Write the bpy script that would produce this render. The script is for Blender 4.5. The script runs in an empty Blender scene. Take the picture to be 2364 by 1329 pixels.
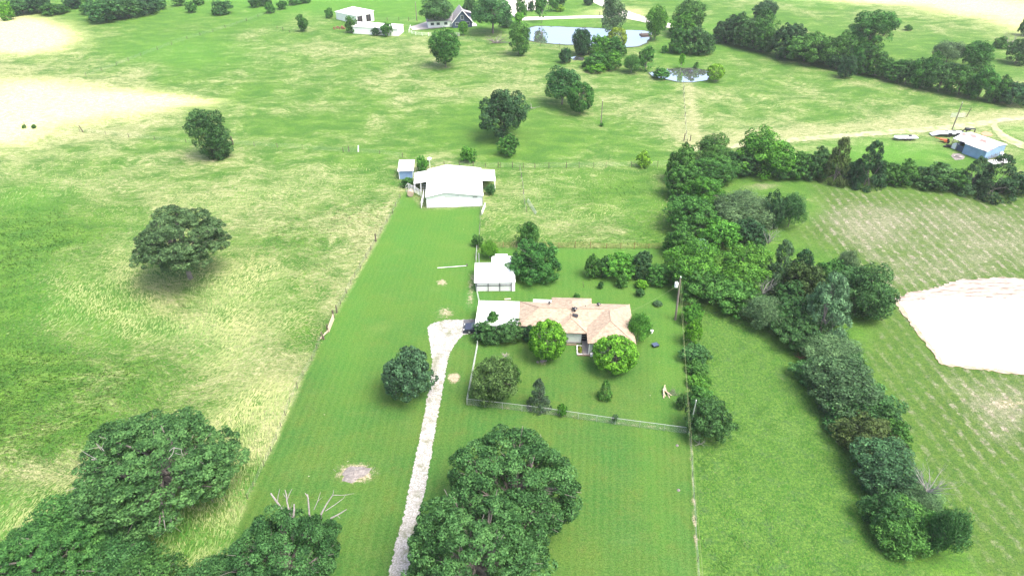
import bpy, math, random
import numpy as np
from mathutils import Vector, Matrix
R = math.radians
S = bpy.context.scene
C = S.collection

# ------------------------------------------------------------------ camera, sky, sun, exposure
H = 70.0; F = 1576.0; TH = R(35); CX, CY = 1182.0, 664.5      # drone 70 m up, pitched 35 degrees down
cam_d = bpy.data.cameras.new('camera'); cam = bpy.data.objects.new('camera', cam_d); C.objects.link(cam)
cam.location = (0, 0, H); cam.rotation_euler = (R(90) - TH, 0, 0)
cam_d.sensor_fit = 'HORIZONTAL'; cam_d.sensor_width = 36; cam_d.lens = 36 * F / 2364
cam_d.clip_start = 1; cam_d.clip_end = 5000
S.camera = cam

SUN_EL, SUN_AZ = R(62), R(122)          # azimuth from +Y towards +X: sun is behind the scene, to the right
w = bpy.data.worlds.new("World"); S.world = w; w.use_nodes = True
nt = w.node_tree; bg = nt.nodes['Background']
sky = nt.nodes.new('ShaderNodeTexSky'); sky.sky_type = 'NISHITA'; sky.sun_disc = False
sky.sun_elevation = SUN_EL; sky.sun_rotation = SUN_AZ
sky.air_density = 1.0; sky.dust_density = 6.0; sky.ozone_density = 1.0
nt.links.new(sky.outputs[0], bg.inputs[0]); bg.inputs[1].default_value = 0.15
sd = bpy.data.lights.new('sun', 'SUN'); sd.energy = 1.5; sd.angle = R(30); sd.color = (1.0, 0.95, 0.85)
sun = bpy.data.objects.new('sun', sd); C.objects.link(sun)
sv = Vector((math.sin(SUN_AZ) * math.cos(SUN_EL), math.cos(SUN_AZ) * math.cos(SUN_EL), math.sin(SUN_EL)))
sun.rotation_euler = sv.to_track_quat('Z', 'Y').to_euler(); sun.location = (60, 60, 150)
S.view_settings.view_transform = 'Standard'; S.view_settings.look = 'None'
S.view_settings.exposure = 1.58; S.view_settings.gamma = 1.0

# ------------------------------------------------------------------ survey helpers (photo pixel -> ground point)
def G(px, py, z=0.0):
    u = (px - CX) / F; v = (CY - py) / F
    d = (u, math.cos(TH) + v * math.sin(TH), -math.sin(TH) + v * math.cos(TH))
    t = (H - z) / -d[2]
    return (d[0] * t, d[1] * t)
def G3(px, py, z=0.0):
    x, y = G(px, py, z); return Vector((x, y, z))
def proj_np(X, Y, Z=0.0):
    dz = Z - H
    fw = Y * math.cos(TH) - dz * math.sin(TH); up = Y * math.sin(TH) + dz * math.cos(TH)
    fw = np.maximum(fw, 0.5)
    return CX + F * X / fw, CY - F * up / fw
def hgt(px, py, ty):
    "height of a post standing at pixel (px,py) whose top is at row ty"
    y = G(px, py)[1]
    v = (CY - ty) / F
    tan_dep = (math.sin(TH) - v * math.cos(TH)) / (math.cos(TH) + v * math.sin(TH))
    return H - y * tan_dep

# ------------------------------------------------------------------ materials
def mat(name, col=(.5, .5, .5), rough=.8, metal=0, noise=0.0, nscale=3.0, bump=0.0, spec=.5, col2=None, stretch=None):
    m = bpy.data.materials.new(name); m.use_nodes = True; t = m.node_tree; b = t.nodes['Principled BSDF']
    b.inputs['Roughness'].default_value = rough; b.inputs['Metallic'].default_value = metal
    b.inputs['Specular IOR Level'].default_value = spec
    b.inputs['Base Color'].default_value = (*col, 1)
    if noise or col2 or bump:
        tc = t.nodes.new('ShaderNodeTexCoord'); n = t.nodes.new('ShaderNodeTexNoise')
        n.inputs['Scale'].default_value = nscale; n.inputs['Detail'].default_value = 6; n.inputs['Roughness'].default_value = .65
        mp = t.nodes.new('ShaderNodeMapping'); mp.inputs['Scale'].default_value = stretch or (1, 1, 1)
        t.links.new(tc.outputs['Object'], mp.inputs[0]); t.links.new(mp.outputs[0], n.inputs['Vector'])
        r = t.nodes.new('ShaderNodeValToRGB')
        c2 = col2 or tuple(c * (1 - noise) for c in col)
        r.color_ramp.elements[0].position = .35; r.color_ramp.elements[1].position = .65
        r.color_ramp.elements[0].color = (*c2, 1); r.color_ramp.elements[1].color = (*col, 1)
        t.links.new(n.outputs[0], r.inputs[0]); t.links.new(r.outputs[0], b.inputs['Base Color'])
        if bump:
            bp = t.nodes.new('ShaderNodeBump'); bp.inputs['Strength'].default_value = bump; bp.inputs['Distance'].default_value = .05
            t.links.new(n.outputs[0], bp.inputs['Height']); t.links.new(bp.outputs[0], b.inputs['Normal'])
    return m
def ribbed(name, col, period=.23, rough=.45, metal=.0, axis=0, noise=.12, rust=0):
    "corrugated sheet: ribs across one object axis, with faint weathering"
    m = mat(name, col, rough, metal, noise=noise, nscale=.8)
    t = m.node_tree; b = t.nodes['Principled BSDF']
    tc = t.nodes.new('ShaderNodeTexCoord'); sp = t.nodes.new('ShaderNodeSeparateXYZ'); t.links.new(tc.outputs['Object'], sp.inputs[0])
    mu = t.nodes.new('ShaderNodeMath'); mu.operation = 'MULTIPLY'; mu.inputs[1].default_value = 2 * math.pi / period
    si = t.nodes.new('ShaderNodeMath'); si.operation = 'SINE'; pw = t.nodes.new('ShaderNodeMath'); pw.operation = 'ABSOLUTE'
    t.links.new(sp.outputs[axis], mu.inputs[0]); t.links.new(mu.outputs[0], si.inputs[0]); t.links.new(si.outputs[0], pw.inputs[0])
    bp = t.nodes.new('ShaderNodeBump'); bp.inputs['Strength'].default_value = .35; bp.inputs['Distance'].default_value = .03
    t.links.new(pw.outputs[0], bp.inputs['Height']); t.links.new(bp.outputs[0], b.inputs['Normal'])
    if rust:
        n = t.nodes.new('ShaderNodeTexNoise'); n.inputs['Scale'].default_value = .35; n.inputs['Detail'].default_value = 8
        t.links.new(tc.outputs['Object'], n.inputs['Vector'])
        r = t.nodes.new('ShaderNodeMapRange'); r.inputs[1].default_value = .50; r.inputs[2].default_value = .60
        t.links.new(n.outputs[0], r.inputs[0])
        mx = t.nodes.new('ShaderNodeMix'); mx.data_type = 'RGBA'; mx.inputs[7].default_value = (.30, .09, .05, 1)
        old = b.inputs['Base Color'].links[0].from_socket
        mr = t.nodes.new('ShaderNodeMath'); mr.operation = 'MULTIPLY'; mr.inputs[1].default_value = rust
        t.links.new(r.outputs[0], mr.inputs[0]); t.links.new(mr.outputs[0], mx.inputs[0])
        t.links.new(old, mx.inputs[6]); t.links.new(mx.outputs[2], b.inputs['Base Color'])
    return m
def shingle_mat():
    m = mat('shingle', (.44, .36, .27), .9, noise=.3, nscale=2.2)
    t = m.node_tree; b = t.nodes['Principled BSDF']
    tc = t.nodes.new('ShaderNodeTexCoord'); br = t.nodes.new('ShaderNodeTexBrick')
    br.inputs['Scale'].default_value = 1.0; br.inputs['Brick Width'].default_value = .45; br.inputs['Row Height'].default_value = .16
    br.inputs['Mortar Size'].default_value = .012
    br.inputs['Color1'].default_value = (1, 1, 1, 1); br.inputs['Color2'].default_value = (.72, .68, .66, 1); br.inputs['Mortar'].default_value = (.55, .5, .5, 1)
    t.links.new(tc.outputs['Object'], br.inputs['Vector'])
    mx = t.nodes.new('ShaderNodeMix'); mx.data_type = 'RGBA'; mx.blend_type = 'MULTIPLY'; mx.inputs[0].default_value = 1
    old = b.inputs['Base Color'].links[0].from_socket
    t.links.new(old, mx.inputs[6]); t.links.new(br.outputs[0], mx.inputs[7]); t.links.new(mx.outputs[2], b.inputs['Base Color'])
    return m
def leaf_mat(name, sheen=.0):
    m = bpy.data.materials.new(name); m.use_nodes = True; t = m.node_tree; t.nodes.clear()
    out = t.nodes.new('ShaderNodeOutputMaterial'); oi = t.nodes.new('ShaderNodeObjectInfo')
    at = t.nodes.new('ShaderNodeAttribute'); at.attribute_name = 'v'
    hs = t.nodes.new('ShaderNodeHueSaturation')
    mr = t.nodes.new('ShaderNodeMapRange'); mr.inputs[3].default_value = .30; mr.inputs[4].default_value = 1.75
    t.links.new(at.outputs['Fac'], mr.inputs[0]); t.links.new(mr.outputs[0], hs.inputs['Value'])
    mh = t.nodes.new('ShaderNodeMapRange'); mh.inputs[3].default_value = .515; mh.inputs[4].default_value = .485
    t.links.new(at.outputs['Fac'], mh.inputs[0]); t.links.new(mh.outputs[0], hs.inputs['Hue'])
    t.links.new(oi.outputs['Color'], hs.inputs['Color'])
    d = t.nodes.new('ShaderNodeBsdfPrincipled'); d.inputs['Roughness'].default_value = .55; d.inputs['Specular IOR Level'].default_value = .12
    tr = t.nodes.new('ShaderNodeBsdfTranslucent')
    t.links.new(hs.outputs[0], d.inputs['Base Color']); t.links.new(hs.outputs[0], tr.inputs['Color'])
    mx = t.nodes.new('ShaderNodeMixShader'); mx.inputs[0].default_value = .25
    t.links.new(d.outputs[0], mx.inputs[1]); t.links.new(tr.outputs[0], mx.inputs[2]); t.links.new(mx.outputs[0], out.inputs['Surface'])
    return m
M = dict(
    leaf=leaf_mat('foliage'),
    bark=mat('bark', (.22, .20, .18), .95, noise=.5, nscale=6, bump=.5),
    deadwood=mat('dead_wood', (.30, .28, .27), .9, noise=.35, nscale=5),
    silverwood=mat('silver_wood', (.27, .265, .25), .9, noise=.3, nscale=5),
    white_metal=ribbed('white_sheet', (.90, .91, .91), axis=0),
    white_metal_y=ribbed('white_sheet_roof', (.88, .89, .89), axis=1, period=.3),
    white_paint=mat('white_paint', (.88, .89, .88), .6, noise=.06, nscale=3),
    pale_siding=mat('pale_siding', (.62, .68, .64), .7, noise=.1, nscale=2),
    blue_metal=ribbed('blue_sheet', (.24, .38, .60), axis=0, period=.3, noise=.25),
    roof_rust=ribbed('weathered_sheet_roof', (.55, .56, .60), axis=0, period=.3, rust=.8),
    shingle=shingle_mat(),
    grey_shingle=mat('grey_shingle', (.30, .29, .32), .9, noise=.25, nscale=2),
    navy=mat('navy_siding', (.05, .08, .14), .7, noise=.2, nscale=2),
    dark=mat('dark_opening', (.02, .02, .025), .9),
    glass=mat('window_glass', (.05, .07, .08), .08),
    concrete=mat('concrete', (.34, .31, .29), .9, noise=.3, nscale=2),
    brick=mat('brick_edge', (.30, .2, .16), .9, noise=.4, nscale=6),
    wood=mat('weathered_wood', (.13, .10, .08), .95, noise=.5, nscale=8),
    pole=mat('pole_wood', (.22, .19, .16), .9, noise=.4, nscale=3, stretch=(6, 6, .6)),
    galv=mat('galvanised_steel', (.5, .53, .53), .45, metal=.35, noise=.2, nscale=9),
    wire=mat('fence_wire', (.35, .36, .34), .5, metal=.4),
    powerwire=mat('power_wire', (.20, .24, .10), .6),
    black=mat('black_paint', (.015, .016, .02), .3),
    carblack=mat('car_paint', (.03, .035, .06), .25, spec=.8),
    rubber=mat('tyre_rubber', (.02, .02, .02), .85),
    orange=mat('orange_paint', (.55, .14, .05), .6, noise=.3, nscale=4),
    hay=mat('hay', (.45, .36, .27), .95, noise=.35, nscale=9, bump=.6),
    rust=mat('rusty_steel', (.28, .13, .08), .8, noise=.4, nscale=6),
    lumber=mat('fresh_lumber', (.62, .50, .38), .85, noise=.2, nscale=5),
    ash=mat('ash', (.24, .22, .21), .95, noise=.45, nscale=3),
    deckgrey=mat('trailer_deck', (.5, .53, .56), .6, noise=.2, nscale=3),
    reddirt=mat('red_dirt', (.5, .26, .16), .95, noise=.3, nscale=2),
)

# ------------------------------------------------------------------ mesh helpers
def tag(o, label=None, cat=None, group=None, kind=None):
    if label: o['label'] = label
    if cat: o['category'] = cat
    if group: o['group'] = group
    if kind: o['kind'] = kind
    return o
def empty(name, loc, rz=0, label=None, cat=None, group=None):
    o = bpy.data.objects.new(name, None); C.objects.link(o); o.location = loc; o.rotation_euler = (0, 0, rz)
    o.empty_display_size = .5
    return tag(o, label, cat, group)
class MB:
    def __init__(s): s.v = []; s.f = []
    def poly(s, pts):
        n = len(s.v); s.v += [tuple(p) for p in pts]; s.f.append(tuple(range(n, n + len(pts)))); return s
    def hexa(s, p):        # 8 points: bottom 4 ccw, top 4 ccw
        n = len(s.v); s.v += [tuple(q) for q in p]
        for f in ((3, 2, 1, 0), (4, 5, 6, 7), (0, 1, 5, 4), (1, 2, 6, 5), (2, 3, 7, 6), (3, 0, 4, 7)): s.f.append(tuple(n + i for i in f))
        return s
    def box(s, x0, y0, z0, x1, y1, z1):
        return s.hexa([(x0, y0, z0), (x1, y0, z0), (x1, y1, z0), (x0, y1, z0), (x0, y0, z1), (x1, y0, z1), (x1, y1, z1), (x0, y1, z1)])
    def slab(s, pts, th):  # sheet with thickness downward
        n = len(s.v); k = len(pts); s.v += [tuple(p) for p in pts] + [(p[0], p[1], p[2] - th) for p in pts]
        s.f.append(tuple(range(n, n + k))); s.f.append(tuple(range(n + 2 * k - 1, n + k - 1, -1)))
        for i in range(k):
            j = (i + 1) % k; s.f.append((n + i, n + k + i, n + k + j, n + j))
        return s
    def tube(s, pts, radii, sides=6, cap=True):
        pts = [Vector(p) for p in pts]
        if not hasattr(radii, '__len__'): radii = [radii] * len(pts)
        base = len(s.v)
        for i, p in enumerate(pts):
            d = (pts[min(i + 1, len(pts) - 1)] - pts[max(i - 1, 0)])
            if d.length < 1e-9: d = Vector((0, 0, 1))
            d.normalize(); a = d.cross(Vector((0, 0, 1)) if abs(d.z) < .9 else Vector((1, 0, 0))).normalized(); b = d.cross(a)
            for k in range(sides):
                t = 2 * math.pi * k / sides; q = p + (a * math.cos(t) + b * math.sin(t)) * radii[i]; s.v.append(tuple(q))
        for i in range(len(pts) - 1):
            for k in range(sides):
                k2 = (k + 1) % sides
                s.f.append((base + i * sides + k, base + i * sides + k2, base + (i + 1) * sides + k2, base + (i + 1) * sides + k))
        if cap:
            s.f.append(tuple(base + k for k in range(sides - 1, -1, -1))); s.f.append(tuple(base + (len(pts) - 1) * sides + k for k in range(sides)))
        return s
    def mesh(s, name, m):
        me = bpy.data.meshes.new(name); me.from_pydata(s.v, [], s.f); me.update()
        if m: me.materials.append(m)
        return me
    def build(s, name, m, parent=None, loc=None, smooth=False):
        me = s.mesh(name, m)
        if smooth: me.polygons.foreach_set('use_smooth', [True] * len(me.polygons))
        o = bpy.data.objects.new(name, me); C.objects.link(o)
        if parent: o.parent = parent
        if loc is not None: o.location = loc
        return o
def copy_tree(o, parent=None):
    c = o.copy(); C.objects.link(c); c.parent = parent
    for ch in list(o.children): copy_tree(ch, c)
    return c

# ------------------------------------------------------------------ ground sheet with painted land-use and brightness masks
rng = np.random.default_rng(7)
ys = [-400, -250, -140, -80, -40, -10, 10, 20]
y = 26.0
while y < 360: ys.append(y); y += 0.32 + max(0, y - 60) * 0.0034
ys += [375, 400, 450, 520, 640, 800, 1100, 1600, 2400]
xs = [-2400, -1500, -900, -600, -450, -360, -300] + list(np.arange(-270, -100, 1.0)) + list(np.arange(-100, 100, .5)) + list(np.arange(100, 271, 1.0)) + [300, 360, 450, 600, 900, 1500, 2400]
X, Y = np.meshgrid(np.array(xs, float), np.array(ys, float))
nx, ny = len(xs), len(ys)
PX, PY = proj_np(X, Y)
PX = np.where(Y < 12, CX + X * 20, PX); PY = np.where(Y < 12, 1400, PY)
PX = np.clip(PX, -400, 2760); PY = np.clip(PY, -40, 1400)
def inpoly(px, py, poly):
    c = np.zeros(px.shape, bool); n = len(poly)
    for i in range(n):
        x1, y1 = poly[i]; x2, y2 = poly[(i + 1) % n]
        if y1 == y2: continue
        cond = ((y1 > py) != (y2 > py)) & (px < (x2 - x1) * (py - y1) / (y2 - y1) + x1); c ^= cond
    return c
def distpoly(px, py, poly, closed=True):
    d = np.full(px.shape, 1e9); n = len(poly)
    for i in range(n if closed else n - 1):
        x1, y1 = poly[i]; x2, y2 = poly[(i + 1) % n]
        vx, vy = x2 - x1, y2 - y1; L = vx * vx + vy * vy + 1e-9
        t = np.clip(((px - x1) * vx + (py - y1) * vy) / L, 0, 1)
        d = np.minimum(d, np.hypot(px - x1 - t * vx, py - y1 - t * vy))
    return d
def soft(poly, feather):
    "inside mask with soft edge, feather in photo pixels"
    d = distpoly(PX, PY, poly); s = np.where(inpoly(PX, PY, poly), d, -d)
    return np.clip(.5 + s / (2 * feather), 0, 1)
def blob(cx, cy, rx, ry, k=1.0):
    return k * np.exp(-(((PX - cx) / rx) ** 2 + ((PY - cy) / ry) ** 2))
def line(pts, wdt, k=1.0):
    return k * np.exp(-(distpoly(PX, PY, pts, False) / wdt) ** 2)
cols_ = [0, 200, 400, 600, 800, 1000, 1200, 1400, 1600, 1800, 2000, 2200, 2364]
rows_ = [0, 100, 200, 300, 400, 500, 650, 800, 950, 1100, 1329]
DRY = np.array([
    [.25, .1, .1, .15, .2, .1, .05, .25, .3, .4, .5, .6, .6],
    [.6, .3, .08, .45, .5, .5, .45, .35, .25, .2, .2, .3, .4],
    [.8, .8, .55, .4, .42, .5, .6, .55, .45, .45, .45, .3, .3],
    [.9, .8, .5, .38, .3, .35, .3, .5, .75, .6, .55, .7, .75],
    [.5, .5, .6, .5, .55, .55, .45, .45, .3, .15, .15, .2, .2],
    [.15, .35, .55, .62, .65, .62, .5, .4, .2, .2, .2, .2, .2],
    [.1, .35, .62, .6, .6, .3, .3, .3, .15, .1, .15, .2, .2],
    [.1, .3, .52, .66, .4, .2, .1, .1, .1, .12, .2, .2, .2],
    [.12, .35, .35, .6, .5, .1, .1, .1, .1, .12, .2, .25, .3],
    [.45, .6, .3, .35, .3, .1, .1, .1, .12, .1, .15, .2, .25],
    [.3, .3, .3, .3, .2, .1, .1, .1, .1, .1, .1, .12, .15]])
def bil(tab):
    cx = np.interp(PX, cols_, np.arange(len(cols_))); ry = np.interp(PY, rows_, np.arange(len(rows_)))
    i = np.minimum(cx.astype(int), len(cols_) - 2); j = np.minimum(ry.astype(int), len(rows_) - 2)
    a = cx - i; b = ry - j; a = a * a * (3 - 2 * a); b = b * b * (3 - 2 * b)
    return tab[j, i] * (1 - a) * (1 - b) + tab[j, i + 1] * a * (1 - b) + tab[j + 1, i] * (1 - a) * b + tab[j + 1, i + 1] * a * b
LAWN = [(925, 455), (905, 495), (868, 562), (775, 728), (735, 802), (700, 870), (640, 1012), (585, 1125), (548, 1215), (505, 1335), (470, 1440),
        (1640, 1440), (1608, 1329), (1590, 1000), (1578, 760), (1560, 640), (1545, 574), (1180, 573), (1106, 577), (1110, 480), (975, 484), (940, 438)]
CROP = [(1880, 425), (2420, 452), (2900, 500), (2900, 1440), (2330, 1440), (2180, 1170), (2062, 960), (1990, 820), (2060, 700), (1960, 600), (1830, 540), (1900, 480)]
lawn = soft(LAWN, 5)
crop = soft(CROP, 25)
dry = bil(DRY)
dry = dry + line([(900, 520), (840, 620), (770, 700), (690, 850), (640, 960), (600, 1040)], 34, .3)
dry = dry + line([(300, 640), (430, 740), (560, 800), (660, 880)], 40, .1) + blob(120, 1090, 110, 30, .25) + blob(240, 880, 60, 50, .2)
dry = dry - blob(720, 770, 60, 50, .45) - blob(420, 600, 160, 25, .15) - blob(1160, 330, 110, 40, .35) - blob(1250, 300, 150, 60, .25) - blob(1370, 450, 70, 40, .1)
dry = dry + line([(1590, 200), (1598, 260), (1605, 330)], 14, .45) + line([(1600, 335), (1700, 322), (1900, 300), (2364, 265)], 16, .4)
dry = dry + line([(985, 480), (990, 440), (980, 400)], 10, 0) + blob(930, 230, 30, 20, .35) + blob(1010, 120, 160, 25, .1)
pale = blob(60, 90, 120, 34) + blob(0, 70, 120, 40) + blob(120, 245, 190, 42, 1.1) + blob(330, 232, 140, 22, .8) + blob(0, 300, 110, 45, .9) + blob(40, 200, 120, 25, .5)  # sunlit patches of the far fields, put into the ground colour
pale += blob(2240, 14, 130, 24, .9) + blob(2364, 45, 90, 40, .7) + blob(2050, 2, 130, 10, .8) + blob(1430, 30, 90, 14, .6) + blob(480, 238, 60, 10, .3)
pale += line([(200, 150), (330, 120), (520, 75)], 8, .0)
mud = blob(1048, 872, 14, 13, 1.3) + blob(822, 1092, 50, 26, .95) + blob(1020, 652, 14, 10, .8) + line([(1090, 640), (1085, 700)], 12, .55) + blob(1015, 770, 26, 40, .5)
mud += line([(1603, 1150), (1606, 1260)], 3, .3) + line([(1584, 700), (1592, 960), (1603, 1200), (1612, 1340)], 6, .55) + line([(1085, 932), (1250, 950), (1420, 975), (1590, 996)], 4, .5)
mud += blob(1030, 720, 26, 14, .6) + line([(960, 1060), (900, 1329)], 10, .3) + line([(1250, 830), (1252, 836)], 12, .6) + blob(1165, 818, 22, 6, .5) + blob(700, 690, 30, 10, .2)
mud += blob(2325, 930, 60, 20, .6) + blob(2210, 1250, 16, 8, .9) + blob(1560, 975, 30, 6, .4) + blob(980, 1020, 12, 60, .2) + blob(865, 640, 30, 22, .25)
soil = soft([(1930, 440), (2420, 470), (2900, 600), (2900, 1060), (2260, 1010), (2180, 900), (2170, 850), (2350, 870), (2364, 650), (2070, 690), (1960, 600), (1850, 500)], 40)
soil = soil * .55 + blob(2010, 520, 90, 40, .5) + blob(2200, 500, 90, 40, .25) + blob(2300, 560, 80, 50, .25) + blob(2300, 940, 80, 50, .35) + blob(2150, 620, 120, 40, .2) + blob(1760, 430, 70, 14, .7) + blob(2310, 1010, 60, 30, .3)
soil *= (1 - lawn)
lush_bright = blob(720, 0, 400, 40, .9) + blob(430, 120, 160, 40, .6) + blob(1250, 50, 120, 25, .9) + blob(1600, 90, 90, 40, .6) + blob(2050, 350, 160, 30, .9) + blob(2350, 300, 60, 14, .5) + blob(1900, 0, 150, 20, .4) + blob(1030, 60, 120, 25, .8)  # lush green, plus the far fields' brightness gradient put into the colour
lush_bright += blob(1540, 850, 40, 160, .3) + line([(1490, 960), (1500, 1080), (1530, 1250)], 30, .18) + lawn * np.clip((900 - PY) / 420, 0, .8) * .6 + blob(800, 850, 60, 160, .25) + blob(80, 690, 120, 90, .25) + blob(60, 460, 90, 40, .35)
rough = soft([(1600, 690), (1720, 720), (1850, 860), (1990, 1100), (2080, 1280), (2300, 1440), (1640, 1440), (1608, 1200), (1592, 960)], 15)
# mowing stripes fan between the two fence lines, crop rows fan round the tree belt
lx = np.interp(PY, [455, 562, 728, 870, 1012, 1215, 1335], [925, 868, 775, 700, 640, 548, 505]); rx_ = np.interp(PY, [574, 640, 760, 1000, 1329], [1560, 1566, 1578, 1590, 1608])
mx_ = np.interp(PY, [480, 580, 690, 930, 1329], [1110, 1105, 1101, 1078, 1020])
lwx = np.array([G(1, 1)[0]])
stripe = np.where(PX < mx_, 22 * (PX - lx) / (mx_ - lx + 1e-6), 22 + 30 * (PX - mx_) / (rx_ - mx_ + 1e-6))
rowph = (X + .07 * (Y - 70) + 2.5 * np.sin(Y * .02)) / 2.2
zz = np.zeros_like(X)
me = bpy.data.meshes.new('ground')
rough_h = (1 - lawn) * (Y > 26) * (Y < 360)
Z = rough_h * (-0.10 * rng.random(X.shape)) * (np.abs(X) < 270)
co = np.stack([X, Y, Z], -1).reshape(-1, 3)
idx = np.arange(nx * ny).reshape(ny, nx)
quads = np.stack([idx[:-1, :-1], idx[:-1, 1:], idx[1:, 1:], idx[1:, :-1]], -1).reshape(-1, 4)
def fast_mesh(me, co, faces, k=4):
    me.vertices.add(len(co)); me.vertices.foreach_set('co', co.astype(np.float32).ravel())
    me.loops.add(faces.size); me.loops.foreach_set('vertex_index', faces.astype(np.int32).ravel())
    me.polygons.add(len(faces)); me.polygons.foreach_set('loop_start', np.arange(0, faces.size, k, dtype=np.int32))
    me.update(calc_edges=True)
fast_mesh(me, co, quads)
def vattr(me, name, chans):
    a = me.attributes.new(name, 'FLOAT_COLOR', 'POINT')
    n = chans[0].size; arr = np.ones((n, 4), np.float32)
    for i, c in enumerate(chans): arr[:, i] = c.ravel()
    a.data.foreach_set('color', arr.ravel())
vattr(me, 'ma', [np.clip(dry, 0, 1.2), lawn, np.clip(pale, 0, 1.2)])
vattr(me, 'mb', [np.clip(soil, 0, 1.2), crop, np.clip(lush_bright, 0, 1)])
vattr(me, 'mc', [np.clip(mud, 0, 1.2), rough, zz])
vattr(me, 'md', [stripe, rowph, zz])
me.polygons.foreach_set('use_smooth', np.ones(len(quads), bool))
ground = bpy.data.objects.new('ground', me); C.objects.link(ground); tag(ground, kind='structure')

def ground_mat():
    m = bpy.data.materials.new('pasture'); m.use_nodes = True; t = m.node_tree; b = t.nodes['Principled BSDF']
    b.inputs['Roughness'].default_value = .95; b.inputs['Specular IOR Level'].default_value = .15
    N = t.nodes.new; Lk = t.links.new
    def attr(n):
        a = N('ShaderNodeAttribute'); a.attribute_name = n; s = N('ShaderNodeSeparateColor'); Lk(a.outputs['Color'], s.inputs[0]); return s.outputs
    A = attr('ma'); B = attr('mb'); Cc = attr('mc'); D = attr('md')
    tc = N('ShaderNodeTexCoord'); obj = tc.outputs['Object']
    def noise(sc, det=3, ro=.6, vec=None, scale=None, dist=0):
        n = N('ShaderNodeTexNoise'); n.inputs['Scale'].default_value = sc; n.inputs['Detail'].default_value = det; n.inputs['Roughness'].default_value = ro
        n.inputs['Distortion'].default_value = dist
        v = vec or obj
        if scale:
            mp = N('ShaderNodeMapping'); mp.inputs['Scale'].default_value = scale; Lk(v, mp.inputs[0]); v = mp.outputs[0]
        Lk(v, n.inputs['Vector']); return n
    def math_(op, a, b_=None, clamp=False):
        n = N('ShaderNodeMath'); n.operation = op; n.use_clamp = clamp
        for i, q in enumerate((a, b_)):
            if q is None: continue
            if isinstance(q, (int, float)): n.inputs[i].default_value = q
            else: Lk(q, n.inputs[i])
        return n.outputs[0]
    def mr(v, a, b_, c=0, d=1):
        n = N('ShaderNodeMapRange'); n.interpolation_type = 'SMOOTHSTEP'; Lk(v, n.inputs[0])
        for i, q in enumerate((a, b_, c, d)): n.inputs[i + 1].default_value = q
        return n.outputs[0]
    def mix(f, a, b_, mode='MIX'):
        n = N('ShaderNodeMix'); n.data_type = 'RGBA'; n.blend_type = mode
        if isinstance(f, (int, float)): n.inputs[0].default_value = f
        else: Lk(f, n.inputs[0])
        for i, q in ((6, a), (7, b_)):
            if isinstance(q, tuple): n.inputs[i].default_value = (*q, 1)
            else: Lk(q, n.inputs[i])
        return n.outputs[2]
    # warped coordinates: wind-laid grass
    nw = noise(.09, 2, .5); vm = N('ShaderNodeVectorMath'); vm.operation = 'MULTIPLY_ADD'
    Lk(nw.outputs['Color'], vm.inputs[0]); vm.inputs[1].default_value = (9, 9, 0); Lk(obj, vm.inputs[2]); wv = vm.outputs[0]
    streak = noise(1.0, 4, .7, wv, (.55, 1.9, 1)).outputs[0]
    streak2 = noise(1.0, 3, .7, wv, (1.6, 5, 1)).outputs[0]
    big = noise(.045, 4, .62, wv).outputs[0]
    mid = noise(.22, 4, .65, wv, (.6, 1.2, 1)).outputs[0]
    fine = noise(2.6, 4, .75).outputs[0]
    grain = noise(7.0, 2, .8).outputs[0]
    # tall field
    g1 = mix(mr(mid, .35, .65), (.050, .16, .014), (.115, .255, .024))
    g1 = mix(mr(fine, .3, .7, 0, .6), g1, (.05, .125, .03))
    g1 = mix(mr(big, .5, .7, 0, .5), g1, (.10, .20, .03))
    straw = mix(mr(streak, .3, .7), (.22, .26, .11), (.48, .45, .26))
    s = math_('ADD', A[0], math_('MULTIPLY', math_('SUBTRACT', big, .5), 1.5))
    s = math_('ADD', s, math_('MULTIPLY', math_('SUBTRACT', mid, .5), 1.3))
    s = math_('ADD', s, math_('MULTIPLY', math_('SUBTRACT', streak, .5), 1.3))
    s = math_('ADD', s, math_('MULTIPLY', math_('SUBTRACT', streak2, .5), .9))
    field = mix(mr(s, .26, 1.08, 0, .92), g1, straw)
    # rough weedy strip
    weeds = mix(mr(fine, .4, .62), (.042, .125, .020), (.105, .215, .032)); weeds = mix(mr(noise(.5, 5, .7).outputs[0], .52, .66, 0, .5), weeds, (.045, .10, .045))
    weeds = mix(mr(noise(.9, 4, .7).outputs[0], .62, .72, 0, .5), weeds, (.26, .24, .14))
    field = mix(Cc[1], field, weeds)
    # lawn with stripes
    lg = mix(mr(noise(.12, 4, .6).outputs[0], .35, .65), (.036, .126, .020), (.072, .146, .022))
    lg = mix(mr(noise(.5, 5, .7).outputs[0], .5, .7, 0, .45), lg, (.10, .12, .022))
    lg = mix(mr(noise(.3, 6, .75).outputs[0], .52, .72, 0, .5), lg, (.115, .125, .035)); lg = mix(mr(noise(.07, 5, .7).outputs[0], .5, .68, 0, .5), lg, (.030, .155, .030)); lg = mix(mr(fine, .35, .7, 0, .4), lg, (.02, .075, .01))
    st = math_('SINE', math_('MULTIPLY', math_('ADD', D[0], math_('MULTIPLY', mid, .12)), 2 * math.pi))
    st = math_('MULTIPLY', st, mr(noise(.05, 2).outputs[0], .35, .6, .35, 1))
    lg = mix(mr(st, -1, 1, 0, .22), lg, (.105, .205, .045))
    col = mix(A[1], field, lg)
    col = mix(math_('MULTIPLY', B[2], .8), col, mix(mr(fine, .3, .7), (.06, .235, .022), (.12, .30, .035)))
    # cropped field with bare rows
    rw = math_('SINE', math_('MULTIPLY', math_('ADD', D[1], math_('MULTIPLY', noise(.4, 5, .7).outputs[0], .6)), 2 * math.pi))
    br = math_('MULTIPLY', mr(rw, -.1, .9), mr(noise(.7, 8, .8).outputs[0], .44, .62))
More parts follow.
